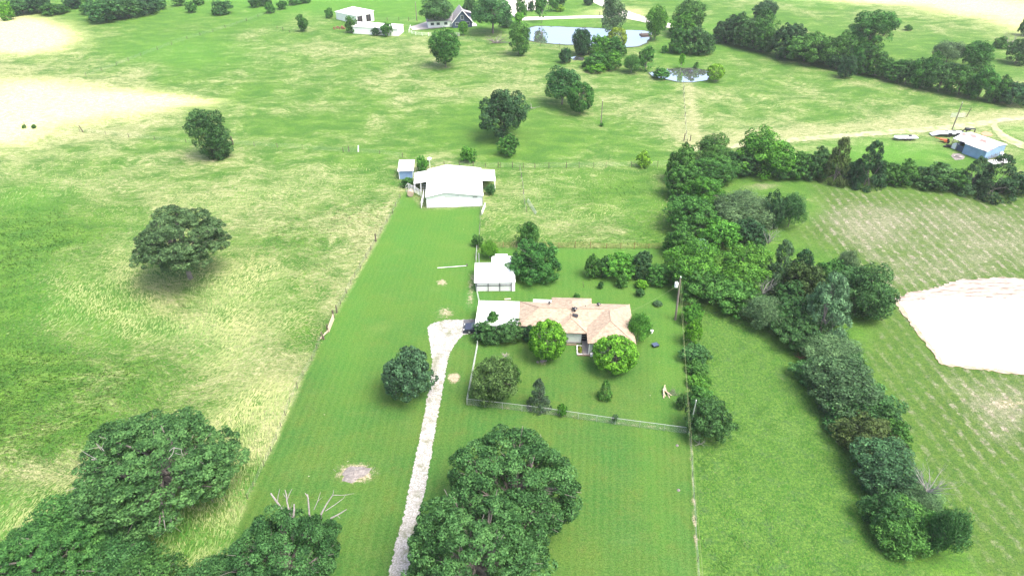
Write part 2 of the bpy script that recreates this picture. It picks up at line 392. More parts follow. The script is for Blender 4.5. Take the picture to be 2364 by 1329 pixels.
    patch = mr(math_('ADD', math_('MULTIPLY', B[0], .55), math_('ADD', math_('MULTIPLY', noise(.22, 10, .85).outputs[0], 1.4), math_('MULTIPLY', grain, .25))), 1.0, 1.45)
    cg = mix(mr(noise(1.2, 5, .75).outputs[0], .35, .65), (.040, .105, .016), (.090, .155, .026))
    earth = mix(mr(noise(1.5, 5, .8).outputs[0], .3, .7), (.16, .14, .10), (.50, .44, .37))
    brf = math_('MULTIPLY', br, math_('ADD', math_('MULTIPLY', B[0], .8), .5), True)
    cropc = mix(brf, cg, earth)
    cropc = mix(math_('MULTIPLY', patch, .55), cropc, earth)
    col = mix(math_('MULTIPLY', B[1], mr(B[0], 0, .01, .8, 1)), col, cropc)
    p2 = mr(math_('ADD', math_('MULTIPLY', B[0], .9), noise(.5, 5, .75).outputs[0]), .85, 1.3, 0, .7)
    col = mix(math_('MULTIPLY', p2, math_('SUBTRACT', 1, B[1])), col, (.30, .27, .2))
    # sunlit patches painted into the colour as pale straw, then bare earth
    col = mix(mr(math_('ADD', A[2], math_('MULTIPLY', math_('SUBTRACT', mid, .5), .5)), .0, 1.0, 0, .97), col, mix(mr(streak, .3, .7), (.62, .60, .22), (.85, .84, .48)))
    md = mr(math_('ADD', Cc[0], math_('MULTIPLY', math_('SUBTRACT', noise(1.3, 5, .75).outputs[0], .5), 1.6)), .35, .85)
    col = mix(md, col, mix(mr(fine, .3, .7), (.30, .22, .15), (.55, .46, .36)))
    # clover heads and litter flecks
    vo = N('ShaderNodeTexVoronoi'); vo.inputs['Scale'].default_value = .55; Lk(obj, vo.inputs['Vector'])
    fl = math_('MULTIPLY', math_('LESS_THAN', vo.outputs['Distance'], .055), math_('GREATER_THAN', noise(.25, 5, .8).outputs[0], .60))
    col = mix(math_('MULTIPLY', fl, .75), col, (.62, .58, .48))
    col = mix(mr(grain, .35, .65, 0, 1), mix(.62, col, (0.012, .04, .006)), col)
    g3 = noise(3.2, 3, .8).outputs[0]; col = mix(mr(g3, .4, .65, 0, .35), col, mix(.4, col, (.24, .30, .09)))
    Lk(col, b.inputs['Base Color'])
    bp = N('ShaderNodeBump'); bp.inputs['Strength'].default_value = .8; bp.inputs['Distance'].default_value = .25
    hh = math_('ADD', math_('MULTIPLY', streak2, .6), math_('MULTIPLY', fine, .5)); hh = math_('MULTIPLY', hh, math_('SUBTRACT', 1.15, A[1]))
    Lk(hh, bp.inputs['Height']); Lk(bp.outputs[0], b.inputs['Normal'])
    return m
me.materials.append(ground_mat())

# ------------------------------------------------------------------ sheets on the ground
def sheet(name, px_poly, m, z=.02, rag=.12, step=.5, label=None):
    pts = [G(*p) for p in px_poly]; out = []
    rr = random.Random(len(px_poly) * 7 + int(px_poly[0][0]))
    for i in range(len(pts)):
        a = Vector(pts[i]); b = Vector(pts[(i + 1) % len(pts)]); L = (b - a).length; n = max(1, int(L / step))
        nrm = Vector((-(b - a).y, (b - a).x)).normalized()
        for k in range(n):
            q = a.lerp(b, k / n) + nrm * rr.uniform(-rag, rag); out.append((q.x, q.y, z))
    o = MB().poly(out).build(name, m); tag(o, label, kind='structure'); return o
gravel = mat('gravel', (.46, .445, .44), .95, nscale=5, col2=(.17, .17, .145), bump=.6)
t = gravel.node_tree; b = t.nodes['Principled BSDF']; old = b.inputs['Base Color'].links[0].from_socket; tc = t.nodes.new('ShaderNodeTexCoord'); mg = []
for sc_, lo, hi in ((.45, .50, .62), (1.7, .5, .66)):
    n = t.nodes.new('ShaderNodeTexNoise'); n.inputs['Scale'].default_value = sc_; n.inputs['Detail'].default_value = 8; n.inputs['Roughness'].default_value = .75; t.links.new(tc.outputs['Object'], n.inputs['Vector'])
    r = t.nodes.new('ShaderNodeMapRange'); r.inputs[1].default_value = lo; r.inputs[2].default_value = hi; t.links.new(n.outputs[0], r.inputs[0])
    mx = t.nodes.new('ShaderNodeMix'); mx.data_type = 'RGBA'; mx.inputs[7].default_value = (.11, .13, .05, 1) if sc_ < 1 else (.16, .15, .12, 1)
    ml = t.nodes.new('ShaderNodeMath'); ml.operation = 'MULTIPLY'; ml.inputs[1].default_value = .75; t.links.new(r.outputs[0], ml.inputs[0]); t.links.new(ml.outputs[0], mx.inputs[0]); t.links.new(old, mx.inputs[6]); old = mx.outputs[2]
t.links.new(old, b.inputs['Base Color'])
sheet('driveway', [(893, 1345), (912, 1260), (932, 1190), (948, 1110), (960, 1050), (975, 985), (984, 930), (993, 880), (998, 830), (992, 790), (987, 755), (1000, 745), (1030, 738), (1060, 738), (1100, 736), (1100, 768),
                   (1070, 772), (1052, 792), (1038, 815), (1030, 850), (1022, 900), (1014, 945), (1003, 1000), (996, 1050), (985, 1110), (972, 1180), (955, 1250), (937, 1345)], gravel, .02, .13, .22)
sheet('driveway', [(1070, 738), (1101, 736), (1103, 768), (1068, 770)], mat('asphalt_pad', (.10, .10, .11), .9, noise=.3, nscale=3), .03, .02)
sand = mat('white_sand', (.66, .62, .59), .95, nscale=.35, col2=(.46, .38, .33), bump=.4, stretch=(.35, 1.6, 1))
for e in sand.node_tree.nodes:
    if e.type == 'VALTORGB': e.color_ramp.elements[0].position = .30; e.color_ramp.elements[1].position = .46
sheet('sand_pad', [(2066, 690), (2110, 678), (2160, 668), (2215, 652), (2290, 648), (2420, 650), (2900, 680), (2900, 900), (2420, 872), (2360, 862), (2300, 852), (2230, 846), (2176, 840)], sand, .03, .25, .6)
scr = mat('scraped_earth', (.46, .41, .37), .95, nscale=.8, col2=(.15, .115, .085), bump=.4, stretch=(.5, 2.2, 1))
sheet('scraped_earth', [(2058, 692), (2100, 676), (2160, 664), (2215, 646), (2290, 641), (2420, 644), (2900, 670), (2900, 720), (2420, 694), (2364, 690), (2290, 688), (2200, 684), (2120, 692), (2075, 700)], scr, .045, .3, .4)
sheet('scraped_earth', [(2062, 694), (2072, 694), (2180, 838), (2364, 860), (2430, 868), (2430, 873), (2364, 866), (2290, 857), (2172, 842)], mat('pink_earth', (.44, .34, .28), .95, nscale=.9, col2=(.20, .18, .10)), .05, .22, .5)
track = mat('pale_track', (.40, .37, .23), .95, nscale=.45, col2=(.15, .22, .07), bump=.3)
sheet('dirt_track', [(1600, 340), (1760, 326), (1900, 312), (2050, 300), (2180, 290), (2280, 276), (2420, 262), (2420, 270), (2300, 284), (2240, 298), (2180, 302), (2040, 312), (1900, 322), (1760, 334), (1604, 352)], track, .02, .3, .6)
sheet('dirt_track', [(2290, 278), (2310, 276), (2300, 290), (2318, 308), (2364, 330), (2440, 352), (2440, 368), (2364, 345), (2310, 322), (2290, 300)], track, .035, .25, .6)
road = mat('pale_road', (.62, .58, .52), .95, noise=.2, nscale=.3)
sheet('road', [(1205, 40), (1290, 38), (1390, 36), (1420, 34), (1400, 20), (1350, -4), (1320, -25), (1345, -25), (1380, -4), (1440, 22), (1500, 44), (1560, 58), (1620, 66), (1620, 72), (1540, 64), (1480, 50), (1435, 41), (1390, 42), (1290, 44), (1205, 48)], road, .03, .3, 3)
sheet('farmyard', [(1150, -25), (1290, -25), (1270, 8), (1245, 22), (1205, 26), (1190, 40), (1160, 20)], road, .02, .5, 3)
sheet('farmyard', [(948, 62), (985, 50), (1050, 46), (1045, 62), (1000, 66), (952, 70)], mat('house_pad', (.45, .41, .39), .95, noise=.2, nscale=.3), .02, .3, 3)

water = bpy.data.materials.new('still_water'); water.use_nodes = True
wb = water.node_tree.nodes['Principled BSDF']; wb.inputs['Base Color'].default_value = (.95, .97, .98, 1); wb.inputs['Roughness'].default_value = .03
wb.inputs['IOR'].default_value = 1.6; wb.inputs['Specular IOR Level'].default_value = 1.0; wb.inputs['Metallic'].default_value = .95
mudm = mat('pond_bank', (.06, .09, .03), .95, noise=.4, nscale=1)
def pond(poly, zb=.02):
    c = (sum(p[0] for p in poly) / len(poly), sum(p[1] for p in poly) / len(poly))
    bank = [(c[0] + (p[0] - c[0]) * 1.035, c[1] + (p[1] - c[1]) * 1.07) for p in poly]
    sheet('pond_bank', bank, mudm, zb, .4, 1.5)
    sheet('pond', poly, water, zb + .03, .25, 1.5)
pond([(1217, 66), (1240, 61), (1300, 63), (1380, 66), (1420, 70), (1480, 71), (1505, 75), (1500, 88), (1490, 101), (1470, 108), (1440, 110), (1380, 106), (1300, 103), (1250, 99), (1218, 93)])
pond([(1498, 168), (1540, 160), (1600, 158), (1636, 163), (1640, 176), (1632, 185), (1600, 190), (1570, 190), (1540, 184), (1505, 176)])
pond([(1316, 133), (1330, 130), (1348, 133), (1346, 140), (1325, 139)])

# ------------------------------------------------------------------ foliage templates (unit crown, radius 1)
def unit(v): return v / (np.linalg.norm(v, axis=-1, keepdims=True) + 1e-9)
def leaves_mesh(name, P, Nn, size, elong, r, tang=None, jit=.5):
    n = len(P); Nn = unit(Nn + jit * r.normal(size=(n, 3)))
    T = r.normal(size=(n, 3)) if tang is None else tang + .45 * r.normal(size=(n, 3))
    T = unit(T - (T * Nn).sum(1, keepdims=True) * Nn); Bt = np.cross(Nn, T)
    sz = size * (.6 + .8 * r.random((n, 1)))
    a = T * sz; b = Bt * sz / elong
    v = np.stack([P - a, P + b * (.8 + .4 * r.random((n, 1))) - Nn * sz * .15, P + a, P - b * (.8 + .4 * r.random((n, 1))) - Nn * sz * .15], 1).reshape(-1, 3)
    f = np.arange(4 * n).reshape(n, 4)
    me = bpy.data.meshes.new(name); fast_mesh(me, v, f)
    at = me.attributes.new('v', 'FLOAT', 'FACE'); return me, at
def fib(n, r):
    i = np.arange(n) + .5; ph = np.arccos(1 - 2 * i / n); th = math.pi * (1 + 5 ** .5) * i + r.random() * 6
    d = np.stack([np.cos(th) * np.sin(ph), np.sin(th) * np.sin(ph), np.cos(ph)], 1)
    return unit(d + r.normal(size=d.shape) * .12)
def crown(kind, seed, nleaf, size):
    r = np.random.default_rng(seed)
    elong = 1.8; tang = None; jit = .55
    if kind == 'oak' or kind == 'bigoak' and seed % 2 == 0:
        K = 60 if kind == 'oak' else 300; cr = .30 if kind == 'oak' else .115
        d = fib(K, r); d = d[(d[:, 2] > -.75)]; K1 = len(d)
        lob = 1 + .16 * np.sin(d[:, 0] * 4 + seed) * np.cos(d[:, 1] * 5 + seed * 2)
        c = d * ((.74 if kind == 'oak' else .86) * lob * (.84 + .18 * r.random(K1)))[:, None]
        ci = unit(r.normal(size=(K // 4, 3))) * (.3 + .3 * r.random((K // 4, 1)))
        c = np.concatenate([c, ci]); fl = np.array([1, 1, .75])
        drop = r.random(len(c)) > (.10 if kind == 'oak' else .12); c = c[drop]
        rad = cr * (.7 + .6 * r.random(len(c)))
    elif kind == 'bigoak':
        d = fib(38, r); d = d[d[:, 2] > -.6]; cs = []; rs = []
        for q in d:
            R_ = r.uniform(.16, .27); c0 = q * np.array([1, 1, .95]) * r.uniform(.55, .86)
            dl = fib(24, r); dl = dl[dl[:, 2] > -.45]; cs.append(c0 + dl * R_ * [1, 1, .62]); rs.append(np.full(len(dl), R_ * .36))
        c = np.concatenate(cs); rad = np.concatenate(rs) * (.75 + .5 * r.random(len(c))); fl = np.array([1, 1, .8])
    elif kind == 'round':
        c = fib(110, r) * (.82 + .05 * r.random((110, 1))); c = c[c[:, 2] > -.8]; rad = np.full(len(c), .19); fl = np.array([1, 1, 1]); elong = 1.5
    elif kind == 'cedar':
        K = 130; z = -1 + 2 * r.random(K) ** 1.25; rr = .10 + .82 * ((1 - z) / 2) ** .75; th = r.random(K) * 6.283
        rr = rr * (.72 + .32 * r.random(K)); rr = np.where(z < -.75, rr * .9, rr)
        c = np.stack([np.cos(th) * rr, np.sin(th) * rr, z], 1); rad = .11 + .13 * r.random(K) * ((1 - z) / 2 + .3); fl = np.array([1, 1, .8]); elong = 3.2
    elif kind == 'loose':
        K = 70; d = fib(K, r); d = d[d[:, 2] > -.5]; c = d * (.35 + .4 * r.random((len(d), 1))); rad = .25 + .15 * r.random(len(c)); fl = np.array([1, 1, 1.2]); elong = 4.5
    elif kind == 'bush':
        cs = []; rs = []
        lobes = [(0, 0, -.12, .66)] + [(math.cos(t_) * q_, math.sin(t_) * q_, z_, r_) for t_, q_, z_, r_ in [(i * 1.05 + r.uniform(-.4, .4), r.uniform(.35, .6), r.uniform(-.45, .35), r.uniform(.3, .48)) for i in range(6)]] + [(r.uniform(-.3, .3), r.uniform(-.3, .3), r.uniform(.4, .62), r.uniform(.25, .38)) for _ in range(2)]
        for (a_, b2, z_, q_) in lobes:
            d = fib(20, r); d = d[d[:, 2] > -.7]; cs.append(np.array([a_, b2, z_]) + d * q_ * (.8 + .3 * r.random((len(d), 1)))); rs.append(np.full(len(d), q_ * .36))
        c = np.concatenate(cs); rad = np.concatenate(rs) * (.7 + .6 * r.random(len(c))); kp = np.linalg.norm(c, axis=1) < 1.02; c = c[kp]; rad = rad[kp]; fl = np.array([1, 1, .85])
    elif kind == 'tall':
        lobes = [(0, 0, -.1, .72)] + [(r.uniform(-.45, .45), r.uniform(-.45, .45), r.uniform(-.5, .6), r.uniform(.35, .5)) for _ in range(6)]
        cs = []
        for (a, b_, z, q) in lobes:
            d = fib(26, r); cs.append(np.array([a, b_, z]) + d * q * (.85 + .2 * r.random((26, 1))))
        c = np.concatenate(cs); c = c[np.linalg.norm(c * [1, 1, .9], axis=1) < 1.0]; rad = .14 + .1 * r.random(len(c)); fl = np.array([1, 1, .85])
    K = len(c); wts = rad ** 2; wts = wts / wts.sum()
    k = r.choice(K, nleaf, p=wts)
    outw = unit(c + np.array([0, 0, .35]))
    dd = unit(r.normal(size=(nleaf, 3)) + .75 * outw[k])
    P = c[k] + dd * fl * (rad[k] * (.55 + .5 * r.random(nleaf) ** .5))[:, None]
    if kind in ('loose',): tang = unit(c[k] + [0, 0, .8]); P = P + tang * (.22 * r.random((nleaf, 1)) ** 3)
    if kind == 'cedar': tang = unit(outw[k] * [1, 1, .4] + [0, 0, .25])
    cv = r.random(K)
    me, at = leaves_mesh('crown_' + kind, P, dd, size, elong, r, tang, jit)
    v = np.clip(.46 + .6 * (cv[k] - .5) + .24 * r.normal(size=nleaf), 0, 1)
    at.data.foreach_set('value', v.astype(np.float32)); me.materials.append(M['leaf'])
    return me, c, rad
def trunk_mesh(c, seed, r0=.05, nl=14, low=-2.2, lift=.0):
    rr = random.Random(seed); b = MB(); top = Vector((rr.uniform(-.06, .06), rr.uniform(-.06, .06), -.25))
    b.tube([(0, 0, low), (0, 0, -1.3), (top.x * .5, top.y * .5, -.8), top], [r0 * 1.25, r0, r0 * .85, r0 * .7], 8)
    ids = list(range(len(c))); rr.shuffle(ids)
    for i in ids[:nl]:
        e = Vector(c[i]); st = Vector((0, 0, rr.uniform(-.85, -.25))); mid = st.lerp(e, .5) + Vector((rr.uniform(-.1, .1), rr.uniform(-.1, .1), rr.uniform(0, .14)))
        b.tube([st, mid, e], [r0 * .6, r0 * .38, r0 * .14], 5)
        for _ in range(2):
            e2 = e + Vector((rr.uniform(-.2, .2), rr.uniform(-.2, .2), rr.uniform(-.1, .2))); b.tube([mid, mid.lerp(e2, .6) + Vector((0, 0, .04)), e2], [r0 * .22, r0 * .14, r0 * .05], 4)
    return b.mesh('trunk', M['bark'])
SPEC = {  # kind, size class: (leaves, leaf half-length)
    ('oak', 'L'): (15000, .033), ('oak', 'M'): (8000, .046), ('bigoak', 'X'): (60000, .019),
    ('round', 'M'): (11000, .042), ('round', 'S'): (2500, .085),
    ('cedar', 'L'): (13000, .042), ('cedar', 'M'): (8000, .055), ('cedar', 'S'): (2500, .09),
    ('loose', 'L'): (14000, .05), ('loose', 'M'): (8000, .07), ('loose', 'S'): (1800, .14),
    ('bush', 'L'): (14000, .036), ('bush', 'M'): (7000, .052), ('bush', 'S'): (2200, .095), ('bush', 'T'): (500, .2),
    ('tall', 'L'): (16000, .034), ('tall', 'M'): (8500, .048), ('tall', 'S'): (2500, .09)}
TPL = {}
def template(kind, size, var):
    key = (kind, size, var)
    if key not in TPL:
        if (kind, size) not in SPEC: size = 'M' if (kind, 'M') in SPEC else 'L'
        nl, sz = SPEC[(kind, size)]
        sd_ = (len(kind) * 131 + ord(kind[0]) * 17 + ord(size[0]) * 7) * 2
        me, c, rad = crown(kind, sd_ + var, nl, sz)
        tm = trunk_mesh(c, sd_, .05 if kind in ('oak', 'bigoak') else .035, {'bigoak': 40, 'oak': 18, 'cedar': 6, 'round': 12}.get(kind, 9))
        TPL[key] = (me, tm)
    return TPL[key]
COL = dict(oak=(.045, .125, .036), dark=(.033, .092, .034), mid=(.052, .155, .030), light=(.085, .25, .022), lime=(.13, .29, .03), grey=(.085, .17, .07),
           blue=(.052, .125, .050), brown=(.058, .105, .030), silver=(.09, .19, .09), bright=(.065, .20, .026), yellow=(.17, .28, .035))
HB = dict(oak=.35, bigoak=.30, round=.22, cedar=.0, loose=.0, bush=-.12, tall=.12)
TR = random.Random(11)
def fit(L, T, Rr, B, hb, cmax=2.6):
    "place an ellipsoid crown so that it fills the photo box: returns ground point, radius, half height, centre height"
    cx = (L + Rr) / 2; cy = (T + B) / 2; wp = Rr - L; hp = B - T; zc = 3.0
    for _ in range(12):
        x, y_ = G(cx, cy, zc); fw = y_ * math.cos(TH) + (H - zc) * math.sin(TH); s = F / fw
        al = math.atan2(H - zc, y_); r = wp / 2 / s; half = hp / 2 / s
        q = max(half ** 2 - (r * math.sin(al)) ** 2, 0) ** .5 / math.cos(al); c = min(max(q, .42 * r), cmax * r)
        zc = c * (1 + hb)
    return x, y_, r, c, zc
def tree(kind, L, T, Rr, B, col, label, cat='tree', name=None, group=None, hb=None, size=None, bv=1):
    hb = HB[kind] if hb is None else hb
    x, y_, r, c, zc = fit(L, T, Rr, B, hb, 1.5 if kind == 'cedar' else 1.7)
    wpx = (Rr - L)
    if size is None: size = 'X' if kind == 'bigoak' else ('L' if wpx > 95 else 'M' if wpx > 38 else 'S' if wpx > 16 else 'T')
    if size == 'T' and kind != 'bush': size = 'S'
    if kind == 'oak' and size == 'S': size = 'M'
    if kind == 'round' and size == 'L': size = 'M'
    var = TR.randint(0, 2) if kind != 'bigoak' else bv
    cme, tme = template(kind, size, var)
    nm = name or {'oak': 'oak_tree', 'bigoak': 'oak_tree', 'cedar': 'cedar_tree', 'round': 'round_tree', 'loose': 'feathery_shrub', 'bush': 'shrub', 'tall': 'leafy_tree'}[kind]
    e = empty(nm, (x, y_, 0), 0, label, cat, group); rz = TR.uniform(0, 6.28)
    k = {'bush': 1.1, 'cedar': 1.22, 'loose': .95, 'oak': 1.04, 'bigoak': 1.03 if bv == 0 else .93, 'tall': 1.08}.get(kind, 1.0)
    for nme, m_ in (('crown', cme), ('trunk', tme)):
        o = bpy.data.objects.new(nme, m_); C.objects.link(o); o.parent = e; o.location = (0, 0, zc); o.scale = (r * k, r * k, c * k); o.rotation_euler = (0, 0, rz)
        if nme == 'crown':
            cc = COL[col] if isinstance(col, str) else col; j = TR.uniform(.98, 1.28); o.color = (cc[0] * j * TR.uniform(.9, 1.12), cc[1] * j, cc[2] * j, 1)
    return e
ORD = ['first', 'second', 'third', 'fourth', 'fifth', 'sixth', 'seventh', 'eighth', 'ninth', 'tenth', 'eleventh', 'twelfth', 'thirteenth', 'fourteenth', 'fifteenth', 'sixteenth', 'seventeenth', 'eighteenth', 'nineteenth', 'twentieth',
       'twenty-first', 'twenty-second', 'twenty-third', 'twenty-fourth', 'twenty-fifth', 'twenty-sixth', 'twenty-seventh', 'twenty-eighth', 'twenty-ninth', 'thirtieth', 'thirty-first', 'thirty-second']
LOOK = dict(oak='dark green', dark='dark green', mid='green', light='light green', lime='lime green', grey='grey green', blue='bluish green', brown='brownish green', silver='silvery', bright='bright green', yellow='yellow green')
KN = dict(oak='spreading oak', bigoak='spreading oak', round='round tree', cedar='cedar', loose='feathery shrub', bush='bushy tree', tall='leafy tree')
def belt(items, where, group, order='from left in'):
    for i, it in enumerate(items):
        kind, L, T, Rr, B, col = it[:6]; e_ = (Rr - L) * .07; L -= e_; Rr += e_
        tree(kind, L, T, Rr, B, col, f"{LOOK[col]} {KN[kind]}, {ORD[i]} {order} {where}", group=group, hb=it[6] if len(it) > 6 else (-.1 if kind != 'cedar' else 0))

# --- big near oaks
OAK1 = tree('bigoak', 160, 938, 568, 1215, 'oak', 'large spreading dark oak left of the lawn with bare grey limbs showing', hb=.25)
tree('bigoak', 1030, 985, 1345, 1262, 'oak', 'huge dense oak standing beside the gravel driveway, its main rear crown', hb=.25, bv=0)
OAK2 = tree('bigoak', 905, 1110, 1290, 1460, 'oak', 'near crown of the twin oaks leaning over the lower driveway', hb=.25)
OAK3 = tree('bigoak', 516, 1168, 790, 1420, 'oak', 'oak with bare dead snags above its crown at the bottom of the lawn', hb=.2, bv=0)
tree('oak', 55, 1132, 275, 1290, (.042, .128, .030), 'oak just below the large left oak, nearest to it')
tree('bigoak', -60, 1170, 245, 1420, (.042, .128, .030), 'broad oak crown filling the bottom left corner')
tree('oak', 178, 1205, 345, 1335, 'oak', 'oak crown between the corner oak and the dark gap below the large oak')
tree('oak', 240, 1270, 430, 1440, (.042, .128, .030), 'oak crown at the bottom edge, left of the low leafy crown')
tree('oak', 385, 1285, 590, 1450, 'oak', 'low leafy oak crown at the bottom edge beside the snag oak')
# --- free-standing trees
tree('bigoak', 292, 464, 532, 650, (.062, .125, .048), 'wide grey green oak alone in the straw coloured left field', hb=.28)
tree('tall', 438, 264, 534, 368, 'oak', 'dark leaning tree beside a single post in the upper left field', hb=-.05)
tree('bush', 1106, 206, 1216, 318, 'dark', 'tall dark tree beyond the white barn with a small bush below it', name='leafy_tree', hb=.05)
tree('bush', 1150, 308, 1196, 362, 'mid', 'small round bush just below the tall dark tree beyond the barn', 'bush')
tree('bush', 1063, 340, 1098, 376, 'bright', 'small bright sapling just behind the white barn roof', 'sapling', 'sapling')
tree('bush', 1469, 350, 1502, 388, 'lime', 'small lime green bush on the wire fence right of the barn', 'bush')
tree('oak', 1258, 152, 1341, 236, 'oak', 'dark tree with pale trunk, larger of the pair in the middle field', hb=.15)
tree('round', 1309, 190, 1371, 258, 'mid', 'round mid green tree, smaller of the pair in the middle field', hb=.15)
tree('tall', 988, 58, 1065, 142, 'mid', 'green tree standing in front of the far navy house', hb=.3)
tree('oak', 970, -6, 1046, 50, 'oak', 'broad dark oak behind the curved pad of the far house', hb=.4)
tree('oak', 1090, -8, 1184, 62, 'oak', 'widest dark oak, right of the far navy gable', hb=.4)
tree('tall', 1066, 0, 1100, 42, 'oak', 'narrow dark tree between the two broad oaks behind the far house')
tree('bush', 1154, 42, 1186, 64, 'dark', 'low dark shrub under the widest far oak', 'shrub')
tree('round', 1058, 50, 1080, 76, 'light', 'small pale green tree in front of the navy gable', hb=.4)
tree('tall', 1170, 58, 1225, 122, 'mid', 'green tree at the left end of the large pond')
tree('tall', 1189, 32, 1212, 58, 'light', 'small light tree between the pond and the far road')
tree('tall', 1190, 0, 1219, 37, 'mid', 'loose tree at the left of the far farmyard')
tree('bush', 1219, 3, 1234, 27, 'dark', 'small dark tree beside the far farmyard, second from its left')
tree('tall', 1236, -6, 1268, 40, 'mid', 'tree with a thin trunk above the far road shadow', hb=.5)
tree('tall', 1263, -6, 1290, 24, 'mid', 'green tree right of the thin-trunked far tree')
tree('bush', 1280, 12, 1303, 27, 'lime', 'low lime shrub beside the far road', 'shrub')
tree('bush', 1288, -8, 1306, 13, 'dark', 'small dark tree at the top edge above the lime shrub')
tree('bush', 1347, -10, 1372, 12, 'dark', 'small dark tree at the top edge beside the far road bend')
tree('tall', 1386, -6, 1446, 68, 'grey', 'tall feathery grey green tree on the far bank of the large pond', hb=.2)
tree('tall', 1492, 6, 1543, 80, 'bright', 'tall narrow tree at the right end of the large pond', hb=.3)
tree('tall', 1318, 58, 1371, 128, 'dark', 'dark cone-shaped tree on the near bank of the large pond', hb=-.05)
tree('round', 1402, 65, 1448, 112, 'yellow', 'yellow green willow-like tree on the near pond bank', hb=.0)
tree('bush', 1362, 82, 1405, 128, 'bright', 'bright leafy tree beside the dark cone-shaped pond tree')
tree('bush', 1390, 84, 1436, 128, 'mid', 'green tree between the bright tree and the yellow green one at the pond')
tree('bush', 1422, 106, 1448, 130, 'mid', 'small bush at the foot of the yellow green pond tree', 'bush')
tree('bush', 1291, 112, 1320, 147, 'dark', 'dark stubby bush beside the tiny pond', 'bush')
tree('bush', 1344, 120, 1402, 160, 'mid', 'wide green bush below the large pond, left half of the thicket', 'bush')
tree('bush', 1382, 118, 1436, 162, 'bright', 'wide green bush below the large pond, right half of the thicket', 'bush')
tree('bush', 1348, 147, 1398, 164, 'light', 'low pale bush along the front of the thicket', 'bush')
tree('loose', 1437, 130, 1482, 168, 'mid', 'loose green bush right of the thicket', 'bush')
tree('tall', 1474, 112, 1511, 163, 'mid', 'leafy tree between the thicket and the small pond', hb=0)
tree('bush', 1508, 156, 1546, 184, 'mid', 'bush overhanging the left end of the small pond', 'bush')
tree('tall', 1566, 125, 1582, 156, 'light', 'thin sapling on the far bank of the small pond', 'sapling', 'sapling', hb=.3)
tree('bush', 1602, 144, 1613, 158, 'mid', 'tiny shrub on the far bank of the small pond', 'shrub')
tree('round', 1632, 148, 1673, 184, 'lime', 'rounded lime green bush at the right end of the small pond', 'bush', 'shrub')
tree('bush', 1528, 106, 1542, 123, 'mid', 'little shrub in the grass between the two ponds', 'shrub')
tree('tall', 1550, -8, 1632, 72, 'mid', 'tall open tree at the back of the clump right of the large pond', hb=.1)
tree('bush', 1545, 30, 1608, 88, 'bright', 'bright tree at the front left of the clump right of the large pond')
tree('bush', 1546, 66, 1600, 124, 'mid', 'green bush at the lower left of the clump right of the large pond', 'bush')
tree('bush', 1585, 62, 1653, 127, 'oak', 'dark rounded tree at the right of the clump by the large pond')
tree('tall', 1741, -4, 1795, 44, 'dark', 'dark tree standing up behind the upper right hedgerow')
tree('tall', 1958, 34, 2068, 116, 'mid', 'big round-topped tree rising behind the upper right hedgerow', hb=.1)
tree('bush', 1938, 126, 1978, 182, 'dark', 'dark bush standing forward of the upper right hedgerow', 'bush')
tree('loose', 2152, 94, 2232, 148, 'grey', 'loose grey tree, left of the pair beyond the upper right hedgerow')
tree('tall', 2226, 88, 2297, 155, 'mid', 'green tree, right of the pair beyond the upper right hedgerow')
tree('bush', 2295, 86, 2326, 112, 'mid', 'bush beside the bare dead tree at the upper right', 'bush')
tree('bush', 2325, 93, 2380, 150, 'oak', 'dark tree cut by the right edge above the hedgerow')
tree('bush', 2088, 58, 2107, 71, 'mid', 'lone small shrub in the open field at the upper right', 'shrub')
tree('bush', 2355, 40, 2385, 84, 'mid', 'small tree at the right edge near the top')
tree('tall', 685, 36, 711, 70, 'mid', 'lone green tree left of the far white barns')
tree('bush', 751, 20, 769, 43, 'mid', 'small round tree up the slope from the far white barns')
tree('bush', 797, 40, 824, 77, 'mid', 'tree in front of the far open-sided barn')
tree('bush', 857, 64, 878, 83, 'dark', 'dark shrub against the long far barn, left of two', 'shrub')
tree('bush', 879, 52, 908, 85, 'mid', 'taller shrub against the long far barn, right of two', 'shrub')
belt([('bush', 0, 8, 28, 47, 'light'), ('bush', 18, -6, 78, 34, 'oak'), ('bush', 66, -10, 112, 30, 'dark'), ('bush', 100, 6, 152, 33, 'mid'), ('bush', 148, -10, 190, 19, 'dark'), ('bush', 190, -8, 240, 32, 'mid'),
      ('bush', 204, -6, 278, 50, 'oak'), ('tall', 262, -10, 322, 43, 'oak'), ('bush', 305, -8, 358, 35, 'dark'), ('bush', 342, -12, 377, 23, 'oak')], 'the top left tree belt', 'top left tree belt')
tree('tall', 393, -8, 424, 12, 'mid', 'first small tree right of the top left tree belt')
tree('bush', 427, 4, 453, 30, 'mid', 'second small tree right of the top left tree belt')
tree('bush', 444, -6, 472, 12, 'mid', 'small tree at the top edge behind the second small tree')
tree('bush', 488, 2, 534, 34, 'oak', 'rounded dark tree beside the far diagonal fence')
tree('bush', 574, -8, 602, 18, 'oak', 'dark tree at the top edge above the far diagonal fence end')
belt([('bush', 598, -8, 624, 14, 'dark'), ('bush', 612, 7, 633, 31, 'mid'), ('bush', 640, 1, 662, 22, 'mid'), ('bush', 666, -6, 688, 12, 'mid'), ('bush', 684, -8, 714, 8, 'mid')], 'the broken row at the top', 'broken tree row at the top')
